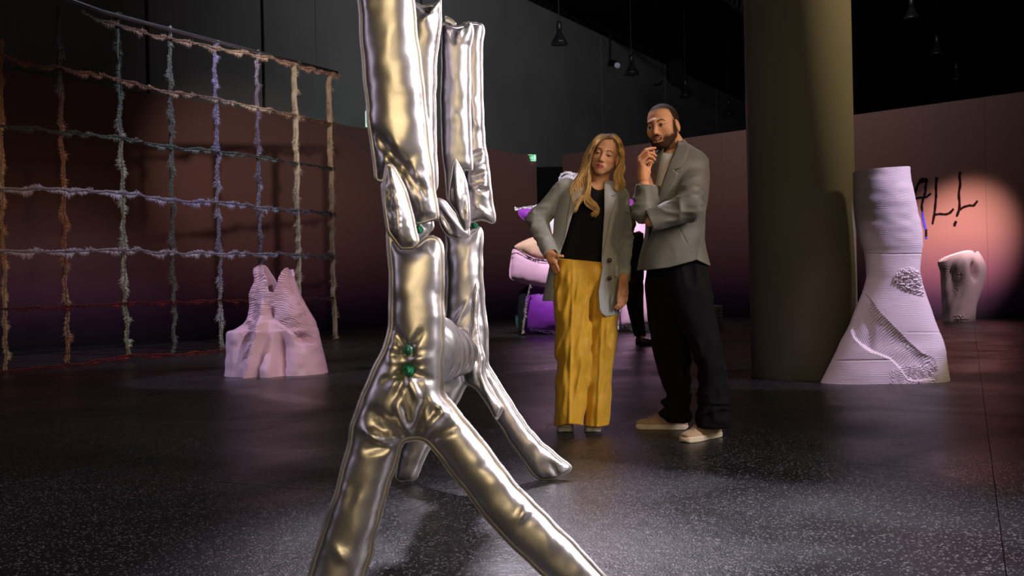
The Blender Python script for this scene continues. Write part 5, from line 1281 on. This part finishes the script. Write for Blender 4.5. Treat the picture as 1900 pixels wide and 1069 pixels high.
# ---------------------------------------------------------------- the man
Dm = 5.28
skm = (0.60, 0.295, 0.15)
Cm = W(1229.5, 235.5, Dm); Rm = headR(33, -4, 7); scm = 1.06
p = lambda x, y, d=0.0: W(x, y, Dm + d)
neckm = ([p(1238, 250, .02), p(1248, 272, .04), p(1250, 300, .05)], [0.060, 0.062, 0.09])
jk = Stack([(262, 1240, 1273, .07, .05), (270, 1230, 1282, .09, .04), (280, 1218, 1297, .11, .03), (290, 1211, 1306, .12, .02), (305, 1206, 1312, .13), (330, 1203, 1315, .14), (360, 1201, 1313, .145), (400, 1200, 1308, .145), (430, 1198, 1306, .14), (460, 1192, 1309, .14), (480, 1186, 1312, .145), (505, 1181, 1315, .15)], Dm + .02, .14)
sr_ = Stack([(262, 1232, 1266, .06, .02), (280, 1224, 1280, .09, .02), (300, 1216, 1290, .10), (340, 1210, 1290, .115), (400, 1207, 1290, .12), (440, 1204, 1290, .12), (472, 1202, 1290, .11)], Dm + .02, .12)
tl = Stack([(480, 1200, 1295, .11), (520, 1199, 1292, .12), (560, 1200, 1287, .115), (600, 1202, 1284, .11), (640, 1211, 1283, .10), (688, 1223, 1281, .095), (725, 1234, 1280, .09), (737, 1236, 1280, .09), (746, 1227, 1281, .095), (756, 1234, 1280, .09), (767, 1224, 1281, .095), (782, 1238, 1279, .09)], Dm + .12, .1)
tr = Stack([(480, 1222, 1314, .11, .06), (520, 1235, 1318, .12, .03), (566, 1246, 1323, .12), (610, 1262, 1330, .11), (640, 1277, 1335, .10, -.02), (680, 1291, 1341, .095, -.04), (710, 1293, 1343, .09, -.06), (740, 1289, 1346, .09, -.08), (770, 1287, 1347, .09, -.09), (794, 1290, 1345, .09, -.1)], Dm - .02, .1)
s1, e1, w1 = p(1222, 312, .06), p(1192, 392, -.12), p(1194.5, 344, -.13)          # raised arm
s2, e2, w2 = p(1287, 305, .02), p(1279, 384, -.20), p(1206, 411, -.19)          # arm across
def m_body(P):
    d = sr_(P, grow=-0.02); d = smin(d, limb(P, neckm[0], [0.055, 0.055, 0.08]), 0.02)
    d = smin(d, limb(P, [s1, e1, w1, p(1193, 331, -.13)], [.045, .036, .0265, .025]), 0.01); d = smin(d, limb(P, [s2, e2, w2], [.05, .038, .028]), 0.01)
    d = smin(d, tl(P, grow=-0.03), 0.01); d = smin(d, tr(P, grow=-0.03), 0.01)
    return d
q = lambda x, y, d=0.0: W(x, y, Dm - .13 + d)
hm1 = hand([([q(1186, 293, .012), q(1198, 278.5, .0), q(1207, 276, .004), q(1215.5, 274.8, .012)], 1.02), ([q(1188, 299, -.004), q(1203, 283.5, -.014), q(1211, 285, -.006), q(1216.6, 289, .004)], 1.06),
            ([q(1189.5, 302, -.014), q(1203, 289, -.024), q(1210, 291.5, -.016), q(1214.6, 296, -.006)], 1.0), ([q(1191, 306, -.020), q(1204, 298.5, -.030), q(1208.6, 299.5, -.024), q(1211, 302.5, -.016)], .9),
            ([q(1201, 321, .0), q(1206, 306, .006), q(1210, 293, .012), q(1213, 281, .014)], 1.12)],
           [(q(1193.5, 332), q(1187.5, 296, .010), .024, .014), (q(1193.5, 332), q(1189.5, 301, -.004), .024, .015), (q(1193.5, 332), q(1191.5, 305, -.012), .024, .015), (q(1194, 332), q(1193, 310, -.016), .024, .014), (q(1195, 332), q(1201, 320, .0), .022, .017), (q(1201, 320), q(1193, 308), .015, .013)], 0, None)
q2 = lambda x, y, d=0.0: W(x, y, Dm - .15 + d)
hm2 = hand([([q2(1203, 402), q2(1200, 394, .0), q2(1198, 387, .01)], 1.0), ([q2(1201, 404), q2(1197, 396, .0), q2(1194, 390, .01)], 1.0), ([q2(1199, 407), q2(1194, 400, .0), q2(1190, 395, .01)], .97), ([q2(1198, 410), q2(1192, 405, .0), q2(1188, 401, .01)], .88), ([q2(1207, 398), q2(1205, 390), q2(1203, 384, .005)], 1.1)],
           [(q2(1208, 410), q2(1203, 402), .022, .014), (q2(1208, 410), q2(1200, 405), .022, .014), (q2(1208, 410), q2(1198, 409), .022, .013), (q2(1209, 409), q2(1207, 399), .02, .014)], 0, None)
man, (hV, hQ, hq) = make_person('person', 'bearded man with cropped hair in olive grey jacket and black trousers, hand at his chin', Cm, Rm, scm, False, True, neckm, m_body, (0.6, Dm - .4, 0.1), (1.25, Dm + .35, 1.62), skm,
    [(hm1, q(1178, 340, -.07), q(1224, 266, .07)), (hm2, q2(1180, 420, -.06), q2(1216, 378, .06))], 0.008)
# hair and beard
x, y, z = hq[:, 0], hq[:, 1], hq[:, 2]; ax = np.abs(x)
hairline = 0.072 + 0.022 * np.clip((y - 0.02) / 0.06, 0, 1) - 0.8 * ax * 0 - 0.06 * smooth_step(0.03, -0.04, y) - 0.05 * smooth_step(.055, .075, ax) * smooth_step(.06, .0, y) + 0.012 * smooth_step(.02, .05, ax) * smooth_step(.02, .06, y)
hm_ = smooth_step(-0.010, 0.016, z - hairline) * (np.abs(ax - 0.085) > 0.0) 
ear = (np.sqrt(((ax - .079) / .016) ** 2 + ((y + .006) / .024) ** 2 + ((z + .012) / .036) ** 2) < 1)
hm_[ear] = 0
shell_from(hV, hQ, hq, hm_, 0.0020, 'hair', M_hairm, man, 0.0006, skm, (0.028, 0.016, 0.010))
bd = smooth_step(-0.044, -0.070, z + 0.35 * np.clip(0.07 - y, 0, .07) * -1 * 0 - 0.30 * np.clip(0.055 - y, 0, 0.055)) * smooth_step(-0.014, 0.024, y) * smooth_step(-.150, -.125, z)
mst = smooth_step(1, .6, np.sqrt((ax / .034) ** 2 + ((z + .053 + ax * .25) / .009) ** 2)) * (y > .07)
lipm = np.sqrt((ax / .030) ** 2 + ((z + .0705 - .006 * (ax / .025) ** 2) / .0125) ** 2)
chk = smooth_step(.020, .034, ax) + smooth_step(-.080, -.088, z) + 0.0
bd = bd * np.clip(chk, 0, 1); bd = np.maximum(bd, mst)
side = smooth_step(.058, .066, ax) * smooth_step(-.012, .004, y) * smooth_step(.03, .018, y) * smooth_step(.03, .01, z) * (z < .03) * (z > -.07)
bd = np.maximum(bd, side); bd = bd * np.where(y > .07, smooth_step(.9, 1.15, lipm), 1); bd[ear] = 0
bd = np.clip(bd * (0.95 + 0.2 * vnoise(hq * 90)), 0, 1)
shell_from(hV, hQ, hq, bd, 0.0030, 'beard', M_beard, man, 0.0012, skm, (0.050, 0.023, 0.010))
# teeth
def hm_p(v): return Cm + Rm @ (np.array(v) * scm)
mb = MB(); mb.tube([hm_p(v) for v in [(-.017, .0845, -.0650), (-.009, .0900, -.0678), (0, .0925, -.0686), (.009, .0900, -.0678), (.017, .0845, -.0650)]], .0030, 8)
mb.build('teeth', mat('teeth', (.75, .68, .58), .3), man, True)
# shirt
M_shirt = mat('white_tee', (0.55, 0.53, 0.50), 0.8, var=0.08, scale=20, sheen=.2)
def f_sh(P):
    X, Y = proj(P); d = sr_(P) - 0.004 * fold(P, (16, 10, 5), 2.2); d = smin(d, limb(P, [p(1246, 282, .03), p(1247, 290, .04)], [.067, .075]), .01)
    # collar plane rising to the nape
    n = np.array([-.25, -.35, .9]); n /= np.linalg.norm(n); c = p(1240, 284, -.03)
    return smax(d, (P - c) @ n, 0.004)
V, Q = sdf_mesh(f_sh, p(1190, 505, -.18), p(1310, 255, .2), 0.006, 0.008); mesh_np('shirt', V, Q, mat=M_shirt, parent=man)
# jacket
M_jack = mat('olive_grey_jacket', (0.115, 0.112, 0.088), 0.6, var=0.08, scale=40, sheen=0.15, bump=0.08, bscale=300)
ji = [(255, 1236), (270, 1233), (285, 1230), (300, 1227), (340, 1218), (377, 1211), (430, 1205), (445, 1203), (460, 1203), (520, 1203)]
jo = [(255, 1256), (262, 1258), (275, 1254), (285, 1249), (300, 1243), (330, 1232), (360, 1223), (377, 1217), (430, 1209), (446, 1204), (470, 1199), (520, 1188)]
jiy = np.array([a for a, b in ji]); jix = np.array([b for a, b in ji]); joy = np.array([a for a, b in jo]); jox = np.array([b for a, b in jo])
lapM = [(1272, 259), (1262, 259), (1252, 282), (1243, 302), (1232, 332), (1219, 372), (1222, 380), (1236, 368), (1250, 345), (1258, 322), (1250, 316), (1262, 312), (1272, 294), (1278, 275)]
def f_jk(P):
    X, Y = proj(P)
    o = jk(P, capk=0.03) - 0.005 * fold(P, (5, 5, 7), 4.1)
    # drag folds below the crossed arm and shoulder ripples
    o = o - 0.006 * (1 - 2 * np.abs(vnoise(np.stack([(X + Y * .5) * .045, (Y - X * .3) * .014, 0 * X], -1) + 2))) * smooth_step(400, 440, Y)
    ff = (P[:, 1] < Dm + .04)
    for lx, ly in (((1246, 1258, 1275), (404, 420, 452)), ((1313, 1304, 1299, 1293), (380, 420, 450, 480))):
        o = o + 0.0045 * np.exp(-((X - np.interp(Y, ly, lx)) / .8) ** 2) * ff * (Y > ly[0]) * (Y < ly[-1])
    front = P[:, 1] < Dm + .04
    lm_ = np.full(len(X), -9.0); k = (X > 1210) & (X < 1285) & (Y > 250) & (Y < 390)
    if k.any(): lm_[k] = polydist(np.stack([X[k], Y[k]], -1), lapM)[0]
    th = (0.009 * smooth_step(-.2, .5, lm_) - 0.003 * np.exp(-((lm_ + .6) / .6) ** 2)) * front; o = o - th
    sh = np.maximum(o, -(o + 0.012 + th))
    op = np.minimum(X - np.interp(Y, jiy, jix), np.interp(Y, joy, jox) - X) * (Dm / F)
    sh = smax(sh, np.where(front, op, -0.05), 0.002)
    hem = np.interp(X, [1181, 1192, 1194, 1240, 1285, 1292, 1300, 1315], [503, 500, 502, 497, 485, 482, 486, 493]); sh = smax(sh, (Y - hem) * Dm / F, 0.003)
    # collar at the nape
    cl = np.abs(np.sqrt(((P[:, 0] - p(1254, 262)[0]) / .085) ** 2 + ((P[:, 1] - Dm - .05) / .095) ** 2) - 1) * .08 - .007
    cl = smax(smax(cl, (262 - (X - 1262) * -.45 - Y) * Dm / F, .004), (Y - 285) * Dm / F, .004); cl = smax(cl, (1256 - X) * Dm / F, .006)
    sh = smin(sh, cl, 0.01)
    def cuff(d, w_, e_, rr):
        t = (w_ - e_) / np.linalg.norm(w_ - e_)
        d = smax(d, -cap(P, w_ + t * .1, w_ - t * .012, rr, rr), 0.002); return smax(d, (P - w_) @ t - 0.004, 0.002)
    a1 = cuff(sleeve(P, [s1, e1, w1 + (w1 - e1) * .1], [.066, .056, .043], 3.0, .006), w1, e1, .035)
    a2 = sleeve(P, [s2, e2, w2 + (w2 - e2) * .1], [.078, .070, .056], 11.0, .009); a2 = cuff(a2 - 0.005 * fold(P, (8, 8, 26), 6.0) * np.exp(-((P - s2) ** 2).sum(1) / .15 ** 2), w2, e2, .044)
    return smin(smin(sh, a1, 0.012), a2, 0.008)
V, Q = sdf_mesh(f_jk, p(1160, 515, -.30), p(1332, 248, .24), 0.0045, 0.014); mesh_np('jacket', V, Q, mat=M_jack, parent=man)
mb = MB()
for (x, y) in ((1187.5, 352), (1187, 358)): 
    mb.lathe([(0, .004), (.006, .004), (.007, 0)], W(x, y, Dm - .178), 10)
mb.build('cuff_button', M_btn, man, True)
# trousers
M_blk = mat('black_trousers', (0.004, 0.004, 0.005), 0.85, var=0.2, scale=20, spec=0.15)
def f_mt(P):
    X, Y = proj(P); d = smin(tl(P), tr(P), 0.006)
    d = d - 0.008 * (1 - 2 * np.abs(vnoise(np.stack([(X - Y * .2) * .05, (Y + X * .4) * .03, 0 * X], -1)))) - 0.008 * (1 - 2 * np.abs(vnoise(np.stack([X * .02, Y * .11, 0 * X], -1) + 7))) * smooth_step(700, 740, Y)
    return d
V, Q = sdf_mesh(f_mt, p(1190, 806, -.32), p(1352, 478, .32), 0.007, 0.012); mesh_np('trousers', V, Q, mat=M_blk, parent=man)
# shoes
M_tan = mat('tan_suede', (0.50, 0.32, 0.19), 0.85, var=0.08, scale=50, sheen=.3); M_cream = mat('cream_sole', (0.78, 0.66, 0.47), 0.5); M_lace = mat('tan_lace', (0.36, 0.24, 0.15), 0.9)
def laces(part, T, Lg):
    mb = MB()
    for i, fx in enumerate((.74, .68, .62, .56)):
        h = np.interp(fx, [.45, .6, .75], [.093, .079, .064]) + .004; w = .020
        mb.tube([T((fx * Lg, -w, h - .008)), T((fx * Lg + .004, 0, h)), T((fx * Lg - .012, w, h - .008))], .0022, 6)
        mb.tube([T((fx * Lg, w, h - .008)), T((fx * Lg + .004, 0, h + .001)), T((fx * Lg - .012, -w, h - .008))], .0022, 6)
    for sg in (-1, 1):
        th = np.linspace(0, 2 * math.pi, 14)
        mb.tube([T((.52 * Lg + .014 * math.cos(a) * .8, sg * (.014 + .014 * math.sin(a - 1.57)), .098 + .012 * math.cos(a))) for a in th], .002, 6)
        mb.tube([T((.52 * Lg, sg * .004, .096)), T((.55 * Lg, sg * .025, .085)), T((.56 * Lg, sg * .040, .066))], .002, 6)
    mb.build('laces', M_lace, part, True)
a = FL(1178, 795); b = FL(1281, 797); b = a + (b - a) * 0.31 / np.linalg.norm(b - a)
pt, T, _ = shoe(man, b, math.atan2(a[1] - b[1], a[0] - b[0]), 0.31, 0.108, M_cream, M_tan); laces(pt, T, .31)
a = FL(1266, 822); b = FL(1349, 806); b = a + (b - a) * 0.31 / np.linalg.norm(b - a)
pt, T, _ = shoe(man, b, math.atan2(a[1] - b[1], a[0] - b[0]), 0.31, 0.110, M_cream, M_tan); laces(pt, T, .31)

# ---------------------------------------------------------------- visitor in black far behind
Db = 13.4
p = lambda x, y, d=0.0: W(x, y, Db + d)
bk = empty('person', (*p(1182, 600)[:2], 0), 'person in black with long brown hair walking behind the blond woman', 'person')
def f_b(P):
    d = ell(P, p(1162, 400), (.085, .1, .125)); d = smin(d, cap(P, p(1162, 412), p(1162, 430), .055, .06), .03)
    d = smin(d, ell(P, p(1166, 450), (.17, .12, .16)), .05); d = smin(d, ell(P, p(1170, 500), (.16, .12, .30)), .08)
    for (x1, y1, x2, y2, x3, y3, dd) in ((1180, 530, 1184, 580, 1191, 625, -.1), (1170, 530, 1176, 580, 1184, 622, .14)):
        d = smin(d, limb(P, [p(x1, y1), p(x2, y2, dd), p(x3, y3, dd)], [.09, .062, .04]), .03)
    for sx in (-1, 1): d = smin(d, limb(P, [p(1166 + sx * 19, 436), p(1166 + sx * 22, 480), p(1168 + sx * 20, 520, -.08)], [.055, .045, .03]), .02)
    return d
V, Q = sdf_mesh(f_b, p(1135, 634, -.4), p(1210, 378, .4), 0.014); mesh_np('body', V, Q, mat=M_skin, parent=bk, col=np.tile((.45, .26, .18), (len(V), 1)))
def f_bc(P):
    d = f_b(P) - .016; X, Y = proj(P); d = smax(d, (432 - Y) * Db / F, .01)
    d = smin(d, ell(P, p(1171, 512), (.175, .14, .17)), .03)
    return smax(d, (Y - 624) * Db / F, .01) + .006 * vnoise(P * 12)
V, Q = sdf_mesh(f_bc, p(1130, 636, -.4), p(1215, 378, .4), 0.014); mesh_np('clothing', V, Q, mat=M_blk, parent=bk)
def f_bh(P): return smin(ell(P, p(1163, 397, .0), (.10, .115, .125)), limb(P, [p(1168, 400, .03), p(1173, 415, .0), p(1174, 432, -.02)], [.07, .05, .02], .03), .03) + .006 * fold(P, (40, 40, 6))
V, Q = sdf_mesh(f_bh, p(1140, 440, -.3), p(1190, 375, .3), 0.011); mesh_np('hair', V, Q, mat=mat('brown_hair', (.09, .04, .02), .5, var=.5, scale=40, stretch=(1, 1, .1)), parent=bk)
for x, y, dd in ((1193, 632, -.1), (1185, 632, .14)):
    hl = p(x, 632, dd); a = .27; shoe(bk, (hl[0] - .05, hl[1], 0), -0.25, a, .1, M_blk, mat('black_patent', (.01, .01, .012), .15), flat=True)
